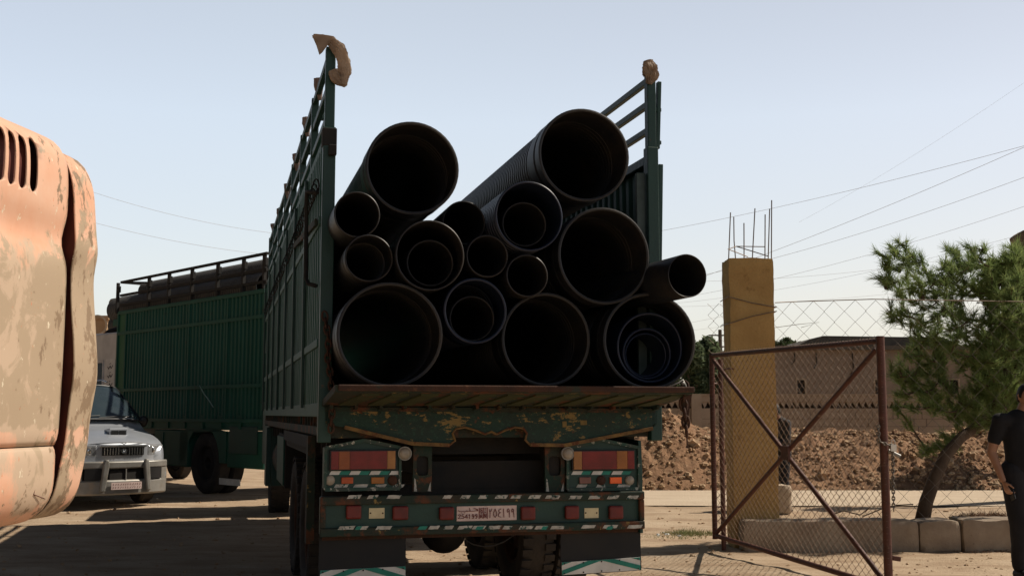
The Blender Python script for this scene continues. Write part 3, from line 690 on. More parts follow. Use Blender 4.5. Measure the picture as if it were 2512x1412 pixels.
# spare wheel hanging
# chains at the two rear corners
def chain(parent, pts, r=.006, L=.05, name='chain', mat=m_dark, n=8):
    mb = MB(); P = [V(p) for p in pts]; tot = sum((b_-a).length for a, b_ in zip(P, P[1:])); k = 0; s = 0
    def on(s):
        for a, b_ in zip(P, P[1:]):
            l = (b_-a).length
            if s <= l: return a + (b_-a)*s/l, (b_-a).normalized()
            s -= l
        return P[-1], (P[-1]-P[-2]).normalized()
    while s < tot:
        c, d = on(s); x = d.cross(V((.3,1,.1))).normalized(); y = d.cross(x)
        if k % 2: x = y
        mb.tube([c + d*L*.62*sin(a) + x*L*.34*cos(a) for a in [2*pi*i/n for i in range(n+1)]], r, 5, caps=False)
        s += L*.82; k += 1
    return mb.build(name, mat, parent, smooth=True)
q = [tp(x, y, -.12) for x, y in ((797,775),(806,830),(804,880),(812,925),(815,1000),(812,1050))]
chain(truck, [(u, -.12, v) for u, v in q], .008, .06, mat=m_rust)
q = [tp(x, y, -.62) for x, y in ((1680,950),(1676,990),(1682,1030),(1684,1058))]
chain(truck, [(u, -.62, v) for u, v in q], .010, .075, mat=m_rust)
q = [tp(x, y, -.6) for x, y in ((1684,950),(1688,1000),(1690,1090))]
b = MB(); b.prism([tp(x, y, -.6) for x, y in ((1668,952),(1700,954),(1692,1000),(1684,1060),(1676,1000))], lambda u, v, d: V((u, d, v)), -.60, -.575)
b.tube([(u, -.59, v) for u, v in [tp(x, y, -.59) for x, y in ((1684,1050),(1686,1095))]], .005, 5); b.build('hinge_strap', m_rust, truck)
# bent hook of the wire on the gate lip
b = MB(); u, v = tp(1672, 938, -.66); b.tube([(u-.1,-.66,v-.03),(u-.02,-.66,v),(u+.01,-.66,v+.02),(u+.03,-.66,v-.02),(u+.035,-.66,v-.05)], .007, 6); b.ball((u+.01,-.66,v-.005), .014, 8, 5); b.build('lip_hook', m_bump, truck, smooth=True)

# ================================================================== PIPES ON THE TRUCK
def pipe_mesh(r, L, wall, rib=True, collar=True, n=48, pitch=.06, dep=.012, mat=m_plastic, sx=1.0):
    pr = [(r-wall, .0), (r-wall*.5, -.004), (r, .0)]
    y = 0.0
    if collar:
        pr += [(r, .10), (r-.006, .105), (r-.012, .125), (r-.006, .145), (r-.002, .15), (r-.002, .30)]; y = .31
    r0 = r-.012 if collar else r
    if rib:
        while y < L-.1:
            pr += [(r0-dep, y), (r0-dep, y+pitch*.42), (r0, y+pitch*.5), (r0, y+pitch*.92)]; y += pitch
    pr += [(r0, L), (r0-wall, L)]
    yy = L
    for k in range(1, 10): pr.append((r-wall-(.004 if collar and k < 9 else 0), L - (L-.12)*k/9 if k < 9 else .12))
    m = MB().lathe(pr, n, (0,0,0), V((0,1,0)), close=True, sx=sx)
    return m
def pipe(px, py, rpx, yl, label, wall=.022, rib=True, collar=True, L=6.6, yaw=0, tilt=0, mat=m_plastic, sx=1.0, group='black pipes loaded on the truck', n=48):
    p = T.py(px, py, yl); wpos = T.o + T.r*p.x + T.f*p.y; wpos.z = p.z
    r = rpx * wpos.y / FPX
    o = pipe_mesh(r, L, wall*(.6+r), rib, collar, n, mat=mat, sx=sx).build('pipe', mat, None, smooth='angle', fix=True, angle=28)
    o.location = wpos; o.rotation_euler = (R(tilt), 0, TH + R(yaw)); tag(o, label, 'pipe', group)
    return o
PIPES = [
 (1012,412,118,-.42,'big black pipe lying highest on the left of the load, beside the left rack',dict(L=7.5)),
 (1433,380,118,-.45,'big black ribbed pipe topping the whole load, upper right near the right rack',dict(L=7.5)),
 (1482,627,121,-.48,'big black pipe on the right, directly below the topmost pipe',dict()),
 (957,820,129,-.55,'big black pipe at the bottom left corner of the load, with grooved collar',dict()),
 (1340,832,115,-.40,'big empty black pipe in the middle of the bottom row on the tailgate',dict()),
 (1594,836,119,-.48,'big black pipe at the bottom right with three smaller pipes inside it',dict()),
 (1594,852,86,-.40,'largest of the three pipes nested in the bottom right pipe',dict(rib=False,collar=False,mat=m_plastic_b,wall=.016)),
 (1587,867,63,-.36,'middle of the three pipes nested in the bottom right pipe',dict(rib=False,collar=False,mat=m_plastic_b,wall=.016)),
 (1584,870,54,-.32,'innermost and smallest pipe nested in the bottom right pipe',dict(rib=False,collar=False,mat=m_plastic_b,wall=.014)),
 (876,526,58,-.50,'small black pipe tucked under the big upper left pipe by the left post',dict(rib=False,collar=False,wall=.014)),
 (905,633,59,-.52,'small collared black pipe above the big bottom left pipe',dict(wall=.014)),
 (1055,626,88,-.58,'medium black pipe left of centre holding one smaller pipe, below the big upper left pipe',dict(wall=.014,collar=False,rib=False)),
 (1055,645,58,-.46,'small pipe nested in the medium pipe left of centre',dict(rib=False,collar=False,wall=.014)),
 (1138,546,55,-.30,'small black pipe peeking out in the dip between the two big top pipes',dict(rib=False,collar=False,wall=.014)),
 (1195,628,53,-.50,'small black pipe in the centre of the load, just right of the medium nested pipe',dict(rib=False,collar=False,wall=.014)),
 (1293,676,53,-.52,'small black pipe resting on the big bottom middle pipe, left of the big right one',dict(rib=False,collar=False,wall=.014)),
 (1298,530,88,-.52,'medium black pipe holding a smaller one, right under the topmost big pipe',dict(wall=.016,mat=m_plastic_b,collar=False)),
 (1286,550,56,-.40,'small pipe nested in the medium pipe under the topmost big pipe',dict(rib=False,collar=False,wall=.014)),
 (1166,762,81,-.50,'medium blue-tinged pipe holding a smaller one, between the bottom left and bottom middle pipes',dict(wall=.020,mat=m_plastic_b)),
 (1158,781,56,-.38,'small pipe nested in the medium pipe of the bottom row',dict(rib=False,collar=False,wall=.014)),
 (1686,676,54,-.85,'small black pipe jutting out alone at the right edge over the bottom right pipe',dict(wall=.010,collar=False,rib=False,yaw=5,L=5.0)),
]
for i_, a in enumerate(PIPES): pipe(*a[:5], **dict(a[5], sx=1 + .018*sin(i_*2.7)))

# ================================================================== SACKS TIED ON THE RACK
def cloth_blob(path, rads, flat, name, mat, label, seed, parent=None, group=None, wr=.35, n=40, sub=14):
    """crumpled cloth along a path"""
    P = [V(p) for p in path]; pts = []; rr = []
    for i in range(len(P)-1):
        for k in range(sub): t = k/sub; pts.append(P[i].lerp(P[i+1], t)); rr.append(rads[i]*(1-t)+rads[i+1]*t)
    pts.append(P[-1]); rr.append(rads[-1]); vs = []; fs = []
    vd = (V((0,0,H)) - P[0]).normalized()
    for i, (p, r_) in enumerate(zip(pts, rr)):
        d = (pts[min(i+1,len(pts)-1)]-pts[max(i-1,0)]).normalized(); y = V((0,1,0)); x = d.cross(y).normalized()
        for k in range(n):
            a = 2*pi*k/n; q = x*cos(a)*r_ + y*sin(a)*r_*flat
            c_ = V((cos(a), sin(a), 0)); nn = (abs(noise.noise(V((c_.x*2.2+seed, c_.y*2.2, p.z*9+p.x*9))))*2-.5)*wr + noise.noise(V((c_.x*5, p.z*26+seed, c_.y*5)))*wr*.6 + noise.noise(V((q.x*70, p.z*70+seed, q.y*70)))*wr*.35
            vs.append(p + q*(1+nn))
    for i in range(len(pts)-1):
        for k in range(n): fs.append((i*n+k, i*n+(k+1)%n, (i+1)*n+(k+1)%n, (i+1)*n+k))
    fs += [tuple(range(n))[::-1], tuple((len(pts)-1)*n+k for k in range(n))]
    o = MB().add(vs, fs).build(name, mat, parent, smooth='angle', angle=45)
    if label: tag(o, label, 'sack', group)
    return o
YS = 8.12
o = cloth_blob([at(x, y, YS-.05) for x, y in ((768,88),(790,96),(812,100),(832,120),(844,150),(848,180),(842,208))], [.012,.036,.036,.046,.042,.040,.020], .4, 'plastic_sack', m_sack,
    'torn beige sack knotted over the top of the left rear post, its tail curling down', 3)
mb = MB(); a = [at(x, y, YS-.08) for x, y in ((765,87),(800,86),(812,98),(790,128),(783,134),(776,112))]
mb.add(a + [p+V((0,.012,0)) for p in a], [(0,1,2,3,4,5),(11,10,9,8,7,6)] + [(i,(i+1)%6,6+(i+1)%6,6+i) for i in range(6)]); q = mb.build('sack_corner', m_sack, o)
mb = MB(); a = [at(x, y, YS-.02) for x, y in ((812,176),(826,170),(852,180),(857,206),(842,216),(826,204),(814,196))]
cloth_blob([at(x, y, YS-.03) for x, y in ((818,172),(824,186),(838,198),(848,212))], [.03,.045,.045,.012], .6, 'sack_knot', m_sack, None, 8, parent=o)
cloth_blob([at(x, y, 8.72) for x, y in ((1590,148),(1594,165),(1597,185),(1592,206))], [.028,.055,.052,.022], .8, 'plastic_sack', m_sack, 'pale plastic sack bundled round the top of the right rear post', 11, wr=.45)
wr_names = ['first','second','third','fourth','fifth','sixth']
for i, (px, py) in enumerate(((782,213),(752,306),(727,393),(705,465),(686,524),(671,560))):
    d = T.pxp(px, py, -.0); wp = T.o + T.r*0 + T.f*d.y; top = V((wp.x-.005, wp.y, d.z+.07)); bot = V((wp.x+.01, wp.y+.01, d.z-.11))
    cloth_blob([top, top.lerp(bot, .3), bot], [.038,.040,.014], .7, 'rag_wrap', M('faded_pink_rag', (.22,.165,.14), (.15,.11,.095), 14, .9, layers=(((.12,.09,.08), 16, .6, .68),)) if i == 0 else bpy.data.materials['faded_pink_rag'],
        f'faded rag wrapped round the left top rail, {wr_names[i]} counted from the rear sack', 20+i, group='rags wrapped round the left rack rail', wr=.25)

# ================================================================== GATE PILLAR, LOW WALL, FENCE
PY = 13.5
def bump_box(mb, x0, x1, y0, y1, z0, z1, seg=.12, amp=.012, seed=0, rnd=.02, lean=0):
    """a box with uneven, slightly rounded faces"""
    dims = (x1-x0, y1-y0, z1-z0); n = [max(2, int(d/seg)) for d in dims]
    idx = {}
    def vert(i, j, k):
        if (i,j,k) in idx: return idx[(i,j,k)]
        p = V((x0+dims[0]*i/n[0], y0+dims[1]*j/n[1], z0+dims[2]*k/n[2])); c = V((0,0,0)); e_ = 0
        for a, (q, m_) in enumerate(((i,n[0]),(j,n[1]),(k,n[2]))):
            if q == 0: c[a] = 1; e_ += 1
            elif q == m_: c[a] = -1; e_ += 1
        if e_ > 1: p += c*rnd*(e_-1)*.6*(1+noise.noise(p*3+V((seed,0,0))))
        p += V((noise.noise(p*2.5+V((seed,1,0))), noise.noise(p*2.5+V((5,seed,0))), noise.noise(p*2.5+V((9,0,seed)))))*amp + V((noise.noise(p*11+V((seed,1,0))), noise.noise(p*11+V((5,seed,0))), noise.noise(p*11+V((9,0,seed)))))*amp*.4
        p.x += lean*(p.z-z0)
        idx[(i,j,k)] = len(mb.v); mb.v.append(tuple(p)); return idx[(i,j,k)]
    def face(f): mb.f.append(f); mb.m.append(mb.cur)
    for (a, b_, c_) in ((0,1,2),(1,2,0),(2,0,1)):
        for side in (0, n[c_]):
            for i in range(n[a]):
                for j in range(n[b_]):
                    q = []
                    for di, dj in ((0,0),(1,0),(1,1),(0,1)):
                        t = [0,0,0]; t[a] = i+di; t[b_] = j+dj; t[c_] = side; q.append(vert(*t))
                    face(tuple(q))
xA = at(1795, 1000, PY).x; xB = at(1906, 1000, PY).x; zT = at(1850, 632, PY).z
mb = MB(); bump_box(mb, xA, xB, PY, PY+.46, .0, zT, .045, .014, 2, .006)
pillar = empty('gate_pillar', 'ochre rendered gate pillar with bare rebar sticking out of its top', 'pillar', loc=(0,0,0))
mb.build('shaft', m_pillar, pillar, smooth='angle', angle=50)
def rod(x0, y0, x1, y1, dY, bend=0.0):
    a = at(x0, y0, PY+dY); b_ = at(x1, y1, PY+dY); a.z = zT-.03
    m_ = a.lerp(b_, .5) + V((bend, 0, 0)); m1 = MB().tube([a, m_, b_], .007, 6); m1.build('rebar', m_wire, pillar)
for a in ((1787,630,1792,521,.08,.0),(1805,630,1800,532,.38,-.01),(1825,630,1825,547,.30,.0),(1845,630,1852,511,.10,0),(1876,630,1877,526,.36,0),(1884,630,1888,512,.12,.0),(1892,630,1893,491,.08,0)): rod(*a)
b = MB(); L = [at(x, y, PY+d) for x, y, d in ((1786,611,.06),(1806,604,.40),(1876,605,.40),(1880,629,.05),(1806,604,.40))]
b.tube([L[0], L[1], L[2]], .006, 5); b.tube([L[1], at(1884,628,PY+.1)], .006, 5); b.tube([L[0], at(1835,630,PY+.1)], .006, 5); b.build('stirrup', m_wire, pillar)
# wires wound round the pillar
b = MB()
for z_, dz, s_ in ((at(1850,741,PY).z, .11, 1), (at(1850,778,PY).z, -.13, 1)):
    b.tube([(xA-.02, PY+.48, z_+dz*.5), (xA-.02, PY-.02, z_+dz*.6), ((xA+xB)/2, PY-.03, z_-dz*.1), (xB+.02, PY-.02, z_-dz*.55), (xB+.02, PY+.2, z_-dz*.5)], .006, 5)
b.build('binding_wire', m_wire, pillar)
# low wall of big blocks: every stone on its own
wall = empty('low_wall', 'low wall of rough concrete blocks with sunlit top running from the ochre pillar to the right', 'wall', loc=(0,0,0))
z0w = at(2000, 1272, 13.3).z
x = xA+.02; edges = [xA+.03]; 
for px in (2242, 2345, 2512, 2690, 2950, 3100): edges.append(at(px, 1300, 13.35).x)
for i, (a, b_) in enumerate(zip(edges, edges[1:])):
    gap = .012
    mb = MB(); bump_box(mb, a+gap/2, b_-gap/2, 13.16 + .03*noise.noise(V((i*2.3,0,0))), 13.62 if i else 13.49, -.05, z0w + .03*noise.noise(V((i*1.7,3,0))), .06, .020, i*3.1, .022)
    mb.build('wall_block', m_conc, wall, smooth='angle', angle=50)
# second pillar on the right
mb = MB(); xp = at(2517, 700, 15.2).x; bump_box(mb, xp, xp+.5, 15.2, 15.7, 0, at(2500, 562, 15.2).z, .06, .022, 9, .05, lean=.0)
tag(mb.build('stone_pillar', M('pinkish_stone', (.34,.23,.17), (.25,.17,.12), 4, .95, bump=.7, bscale=30), smooth='angle', angle=50), 'rough pinkish stone pillar behind the pine at the right edge', 'pillar')

def zigzag(mb, P, u0, u1, v0, v1, cell, th, up=False, jit=.004, seed=0):
    """chain link: each wire a running zigzag; P(u,v)->point, u along, v up"""
    n = int((u1-u0)/cell); m = int((v1-v0)/(cell))
    nrm = (P(u0+.1, v0) - P(u0, v0)).cross(P(u0, v0+.1)-P(u0, v0)).normalized()
    for i in range(n+1):
        pts = []
        for j in range(m+1):
            s = 1 if (i+j) % 2 else -1
            u = u0 + cell*(i+.5) + s*cell*.5; v = v0 + (v1-v0)*j/m
            if u < u0 or u > u1: u = min(max(u, u0), u1)
            u += jit*noise.noise(V((i*.7, j*.31, seed))); 
            pts.append(P(u, v) + nrm*(.004*s + .01*noise.noise(V((u*2, v*2, seed)))))
        mb.tube(pts, th, 3, caps=False)
# fence leaf behind the low wall
fn = empty('chain_link_fence', 'tall chain-link fence strung from the ochre pillar to the stone pillar above the low wall', 'fence', loc=(0,0,0))
FYY = 13.64; zf1 = at(2000, 738, FYY).z
Pf = lambda u, v: V((u, FYY + .04*noise.noise(V((u*.6, v*.5, 0))), v + .015*sin(u*1.7)*(v-.3)*.3))
mb = MB(); zigzag(mb, Pf, xB+.0, xp, .33, zf1, .125, .0029, jit=.016)
mb.build('mesh', m_wire2, fn, fix=False)
b = MB(); b.tube([(xB+.01, PY, at(1906,742,PY).z), (xB+.3, FYY-.03, zf1-.01), (xB+1.2, FYY-.02, zf1+.02), (xp, FYY-.02, zf1-.02)], .006, 5); b.build('strain_wire', m_wire, fn)
b = MB(); b.tube([(xB+.01, PY+.3, at(1906,800,PY).z), at(1960,795,FYY-.05), at(2010,790,FYY-.05), at(1965,803,FYY-.05)], .003, 4); b.build('loose_wire', m_wire, fn)
# short mesh left of the pillar
mb = MB(); zz0, zz1 = at(1770,1290,PY).z, at(1770,735,PY).z; xq = at(1769,1000,PY).x
zigzag(mb, lambda u, v: V((u, 13.98-.1*(u-xq), v)), xq-.05, xA+.05, .2, zz1, .07, .003, jit=.02, seed=5); mb.build('mesh', m_wire, fn, fix=False)

# ================================================================== GATE LEAF
gate = empty('mesh_gate', 'rusted tubular gate leaf with chain-link mesh and crossed braces, standing open', 'gate', loc=(0,0,0))
GA = V((at(1748,1000,13.2).x, 13.2, 0)); GB = V((at(2165,1000,10.2).x, 10.2, 0)); gd = (GB-GA); GW = gd.length; gd.normalize()
za0, za1 = at(1748,1312,13.2).z, at(1748,872,13.2).z; zb0g, zb1 = .04, at(2165,836,10.2).z
Pg = lambda u, v: GA + gd*u + V((0,0, (za0*(1-u/GW)+zb0g*u/GW)*(1-v) + (za1*(1-u/GW)+zb1*u/GW)*v))
for nm, pts, r_ in (('stile', [Pg(0,-.02), Pg(0,1.01)], .030), ('stile', [Pg(GW,-.04), Pg(GW,1.02)], .038), ('top_rail', [Pg(.03,1), Pg(GW-.04,1)], .024), ('bottom_rail', [Pg(.03,0), Pg(GW-.04,0)], .027)):
    MB().tube(pts, r_, 12).build(nm, m_gate, gate, smooth='angle')
off = V((gd.y, -gd.x, 0))*.0
for a, c in (((.05,.97),(GW-.05,.02)), ((.05,.02),(GW-.05,.97))):
    MB().tube([Pg(*a), Pg(*c)], .024, 10).build('cross_brace', m_gate, gate, smooth='angle')
    m_ = 1
mb = MB(); cpt = Pg(GW*.5, .5); mb.box(-.07,.07,-.012,.012,-.07,.07); q = mb.build('brace_plate', m_gate, gate); q.location = cpt + V((-.028,-.012,0)); q.rotation_euler = (0,0,atan2(gd.y, gd.x))
sg = V((gd.y, -gd.x, 0)).normalized()
if sg.y > 0: sg = -sg
mb = MB(); zigzag(mb, lambda u, v: Pg(u, v) - sg*(.030) + sg*(.03*noise.noise(V((u*1.3, v*3, 0)))), .02, GW-.02, 0.0, 1.0, .052, .0019, seed=3)
# re-grid: v is a fraction, so use its own pitch
mb = MB(); n = int(GW/.050)
for i in range(n+1):
    pts = []
    for j in range(50):
        s = 1 if (i+j) % 2 else -1; u = min(max(.02 + .050*(i+.5) + s*.025, .02), GW-.02); v = -.005 + 1.015*j/49
        pts.append(Pg(u + .006*noise.noise(V((i*.7,j*.3,2))), v) - sg*(.030 + .004*s + .03*noise.noise(V((u*1.3, v*3, 0)))))
    mb.tube(pts, .0031, 3, caps=False)
mb.build('mesh', M('rusty_mesh_wire', (.20,.12,.07), (.13,.075,.045), 9, .7), gate, fix=False)
tw = MB()
for i in range(60):
    u = .04 + (GW-.08)*i/59; p = Pg(u, 1)
    tw.tube([p + V((0,0,.022)) + sg*.03*cos(a) + gd*.01*cos(a*1) + V((0,0,.03*sin(a)-.02)) for a in (0,1,2,3.1,4)], .0025, 4)
    tw.tube([p + V((0,0,.02)), p + V((.008,0,.055))], .002, 3)
for i in range(40):
    for uu in (0, GW):
        p = Pg(uu, .02 + .96*i/39); rr = .033 if uu == 0 else .040; tw.tube([p + sg*rr*cos(a) + gd*rr*sin(a) + V((0,0,.004*a)) for a in (0,1.05,2.1,3.14,4.2,5.2,6.2)], .002, 3)
tw.build('tie_wire', m_wire, gate)
# brackets, chain with padlock, foot
b = MB(); p = Pg(GW, .12); b.beam(p + gd*.0 + V((.04,0,0)), p + V((.11,0,-.01)), .03, .04); b.build('latch_lug', m_gate, gate, bevel=.003)
b = MB(); p = Pg(GW, .56); b.tube([p + V((.03,-.02,-.02)), p + V((.13,-.03,-.07))], .018, 10); b.build('latch_pin', m_bump, gate, smooth='angle')
p = Pg(GW, .60); q = [p + V((-.06,-.05,.10)), p + V((-.06,-.05,-.02)), p + V((.0,-.06,-.05)), p + V((.06,-.05,-.06)), p + V((.055,-.05,-.3)), p + V((.05,-.05,-.62))]
ch = chain(None, q, .0055, .036, 'gate_chain', m_wire2); tag(ch, 'bright steel chain hanging down the outer stile of the gate', 'chain')
b = MB(); b.box(-.025,.025,-.012,.012,-.06,0); b.tube([(-.015,0,0),(-.015,0,.03),(0,0,.045),(.015,0,.03),(.015,0,0)], .004, 6); o = b.build('padlock', m_chrome, ch, bevel=.003); o.location = p + V((.06,-.07,-.05))
# hinge post of the gate beside the pillar
hp_ = MB(); xh = at(1770,1000,13.25).x; hp_.tube([(xh, 13.28, 0), (xh, 13.28, at(1770,880,13.25).z)], .028, 10)
for z_ in (.5, 1.9): hp_.tube([(xh, 13.28, z_), (GA.x, 13.2, z_)], .012, 6)
hp_.tube([(xh,13.28,2.05),(xh+.12,13.36,2.08),(xA+.02,13.47,2.08)], .010, 6)
tag(hp_.build('hinge_post', m_gate, smooth='angle'), 'slim rusty hinge post close by the left edge of the ochre pillar', 'post')

# ================================================================== BEYOND: BLOCK, WALL, HOUSE, TREES
blk = MB(); xk0, xk1, yk = at(1850,1230,18.0).x, at(1944,1230,18.0).x, 18.0
bump_box(blk, xk0, xk1, yk, yk+.5, 0, at(1900,1190,yk).z, .06, .015, 4, .02)
tag(blk.build('stone_block', m_block, smooth='angle', angle=50), 'pale squared stone block standing on the lane behind the ochre pillar', 'block')
# boundary wall with a row of triangular openings
WY = 30.5; zt_w = at(2200, 970, WY).z
bw = empty('boundary_wall', 'long block wall with a row of small triangular openings near its top, behind the earth heap', 'wall', loc=(0,0,0))
body = MB(); x0w, x1w = at(1560,1000,WY).x, at(2900,1000,WY).x
zt1 = zt_w-.16; zt0 = zt1-.17
body.box(x0w, x1w, WY, WY+.2, 0, zt0); body.build('wall', m_bwall, bw)
cr = MB(); cr.box(x0w, x1w, WY, WY+.2, zt1, zt_w); cr.box(x0w-.0, x1w, WY-.03, WY+.23, zt_w, zt_w+.05); cr.build('coping', m_bwall, bw)
tri = MB(); xx = x0w; 
while xx < x1w:
    tri.prism([(xx,zt0),(xx+.05,zt0),(xx+.16,zt1),(xx,zt1)] if False else [(xx+.0,zt1),(xx+.17,zt1),(xx+.085,zt0)], lambda u, v, d: V((u, d, v)), WY+.03, WY+.17); xx += .175
tri.build('openwork', m_bwall, bw)
b = MB(); b.box(x0w, x1w, WY+.175, WY+.195, zt0+.001, zt1-.001); b.build('niche_shade_backing', M('shade_brown_niche', (.09,.055,.035), (.06,.04,.025), 3, .95), bw)  # dark brown backing paints in the shade of the triangular openings
jt = MB()
for k in range(7): jt.box(x0w, x1w, WY-.006, WY-.001, .22+k*.2, .228+k*.2)
for k in range(160):
    r0_ = random.randrange(8); jt.box(x0w + k*.11 + .0, x0w + k*.11+.012, WY-.006, WY-.001, .02+r0_*.2, .22+r0_*.2)
jt.build('mortar_joint', M('mortar', (.17,.13,.10), None, 3, .95), bw)
b = MB(); p0 = at(1697,1000,WY-.1); b.box(p0.x, p0.x+.27, WY-.08, WY-.007, 0, zt_w+.02); b.build('wall_pier', m_block, bw)
# house behind the wall
HY = 46.0
hs = empty('block_house', 'flat-roofed bare block house with small dark windows behind the boundary wall', 'house', loc=(0,HY,0))
hx0, hx1 = at(1906,900,HY).x-1.2, at(2440,900,HY).x; hzt = at(2000, 858, HY).z
def L(b_): 
    b_.v = [(v[0], v[1]-HY, v[2]) for v in b_.v]; return b_
wins = []
for px0, py0, px1, py1 in ((1955,937,1976,986),(2146,935,2168,978),(2330,930,2352,975)):
    a = at(px0, py1, HY); c = at(px1, py0, HY); wins.append((a.x, c.x, a.z, c.z))
zl = min(w_[2] for w_ in wins); zh = max(w_[3] for w_ in wins)
wl = MB(); wl.box(hx0, hx1, HY, HY+6, 0, zl); wl.box(hx0, hx1, HY, HY+6, zh, hzt)
xs_ = [hx0] + [v for w_ in wins for v in (w_[0], w_[1])] + [hx1]
for i in range(0, len(xs_), 2): wl.box(xs_[i], xs_[i+1], HY, HY+.25, zl, zh)
wl.box(hx0, hx1, HY+.4, HY+6, zl, zh)
L(wl).build('wall', m_house, hs)
for w_ in wins:
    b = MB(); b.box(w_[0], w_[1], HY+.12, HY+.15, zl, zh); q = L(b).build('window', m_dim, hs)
    b = MB(); b.box(w_[0]-.03, w_[0]+.03, HY-.03, HY+.05, zl, zh+.04); b.box(w_[1]-.03, w_[1]+.03, HY-.03, HY+.05, zl, zh+.04); b.box(w_[0]+.03, w_[1]-.03, HY-.03, HY+.05, zh-.02, zh+.04); L(b).build('window_frame', m_conc, q)
b = MB(); b.box(hx0-.3, hx1, HY-.4, HY+6.3, hzt, hzt+.16); L(b).build('roof', m_darkroof, hs)
b = MB(); p0, p1 = at(1945,858,HY+3), at(2112,858,HY+3); b.prism([(p0.x-.4, p0.z), (p0.x+.4, at(1960,836,HY+3).z), (p1.x-2, at(1960,829,HY+3).z), (p1.x+3, at(1960,833,HY+3).z), (p1.x+4, p1.z)], lambda u, v, d: V((u, d, v)), HY+1.5, HY+5.5); L(b).build('roof_shed', m_darkroof, hs)
b = MB()
for px, l_ in ((1948,28),(2001,40),(2090,60)): p = at(px, 866, HY); b.tube([(p.x, HY-.05, p.z), (p.x+.02, HY-.06, p.z-l_/62*.6), (p.x-.12, HY-.05, p.z-l_/62)], .025, 5)
L(b).build('rain_stain', m_dim, hs)
# pale building behind the white cab
b = MB(); p0, p1 = at(180,783,46), at(262,783,46); b.box(p0.x, p1.x, 46, 52, 0, p0.z); b.box(p0.x-.1, p1.x+.1, 45.9, 52.1, p0.z, p0.z+.15)
fb = b.build('far_building', m_brown); tag(fb, 'low brown building seen in the gap above the white cab roof', 'building')
b = MB(); c = at(238,797,45.85); b.lathe([(.34,0),(.36,.02),(.40,.02),(.42,0)], 20, c, V((0,1,0)), close=True); b.build('wall_emblem', M('pale_ring_mark', (.42,.33,.24), None, 3, .9), fb)

def leaf_cloud(mb, c, r, n, size, seed, flat=.75, hollow=.25):
    rnd = random.Random(seed); c = V(c)
    lobes = [(V((rnd.gauss(0,1), rnd.gauss(0,1), rnd.gauss(0,1))).normalized()*rnd.uniform(.35,.85), rnd.uniform(.22,.45)) for _ in range(26)]
    for i in range(n):
        l, lr = rnd.choice(lobes); d = V((rnd.gauss(0,1), rnd.gauss(0,1), rnd.gauss(0,1))).normalized()*lr*rnd.uniform(hollow,1)**.5
        q = l + d; p = c + V((q.x*r[0], q.y*r[1], q.z*r[2]))
        if p.z < .2: continue
        a = V((rnd.gauss(0,1), rnd.gauss(0,1), rnd.gauss(0,.6))).normalized(); b_ = a.cross(V((rnd.gauss(0,1), rnd.gauss(0,1), rnd.gauss(0,1)))).normalized(); s = size*rnd.uniform(.6,1.4)
        mb.add([p-a*s, p-b_*s*.45, p+a*s, p+b_*s*.45], [(0,1,2,3)])
def far_tree(px, py, Y, rpx, rpy, n, size, mat, label, seed, nm='tree'):
    c = at(px, py, Y); t = empty(nm, label, 'tree', loc=(c.x, Y, 0)); rx, rz = rpx*Y/FPX, rpy*Y/FPX
    mb = MB(); leaf_cloud(mb, (0,0,c.z), (rx, rx, rz), n, size, seed); mb.build('crown', mat, t, fix=False)
    b = MB(); b.tube([(0,0,0),(.05,0,c.z*.5),(0,0,c.z)], .12, 8, taper=[.16,.11,.05])
    rnd = random.Random(seed)
    for k in range(7): a = rnd.uniform(0, 6.3); b.tube([(0,0,c.z*.5), (cos(a)*rx*.6, sin(a)*rx*.6, c.z+rnd.uniform(-.3,.5)*rz)], .03, 5)
    b.build('trunk', m_bark, t); return t
far_tree(1722, 925, 38, 60, 95, 15000, .12, leafmat('hazy_olive_leaves', (.13,.17,.09), (.10,.14,.07), (.20,.23,.14), .9), 'bushy olive-green tree between the truck load and the ochre pillar', 31)
far_tree(1640, 960, 40, 70, 60, 5000, .10, m_leaf, 'low green tree mostly hidden behind the tailgate end', 32)
far_tree(1935, 850, 62, 42, 28, 3000, .12, m_leaf, 'tree top rising just right of the ochre pillar above the house roof', 33)
far_tree(2462, 700, 20, 62, 75, 2600, .05, m_leafd, 'thin dark reddish-leaved tree beside the stone pillar', 34)
far_tree(2500, 900, 24, 110, 130, 9000, .07, m_leaf, 'dense dark shrub tree filling the gap behind the stone pillar', 35)

# ================================================================== PINE
PYY = 14.6
pine = empty('pine_tree', 'young pine with a leaning trunk and spiky needle tufts, growing behind the low wall', 'tree', loc=(0,0,0))
tk = [at(x, y, PYY+d) for x, y, d in ((2262,1278,-.5),(2272,1230,-.5),(2292,1175,-.45),(2320,1115,-.4),(2360,1070,-.3),(2405,1040,-.2),(2440,1000,0),(2462,940,.1),(2475,870,.2),(2480,790,.2),(2478,720,.2))]
tk[0].z = .25
mb = MB(); mb.tube(tk, .1, 12, taper=[.092,.083,.076,.070,.065,.058,.05,.042,.035,.028,.02]); 
nodes = list(tk[4:]); rad = {}
rnd = random.Random(5); segs = []
def pick(px, py, rx, ry, dy, n):
    o = []
    while len(o) < n:
        u, v, w__ = rnd.uniform(-1,1), rnd.uniform(-1,1), rnd.uniform(-1,1)
        if u*u+v*v+w__*w__ < 1 and u*u+v*v+w__*w__ > .05: o.append(at(px+u*rx, py+v*ry, PYY + w__*dy))
    return o
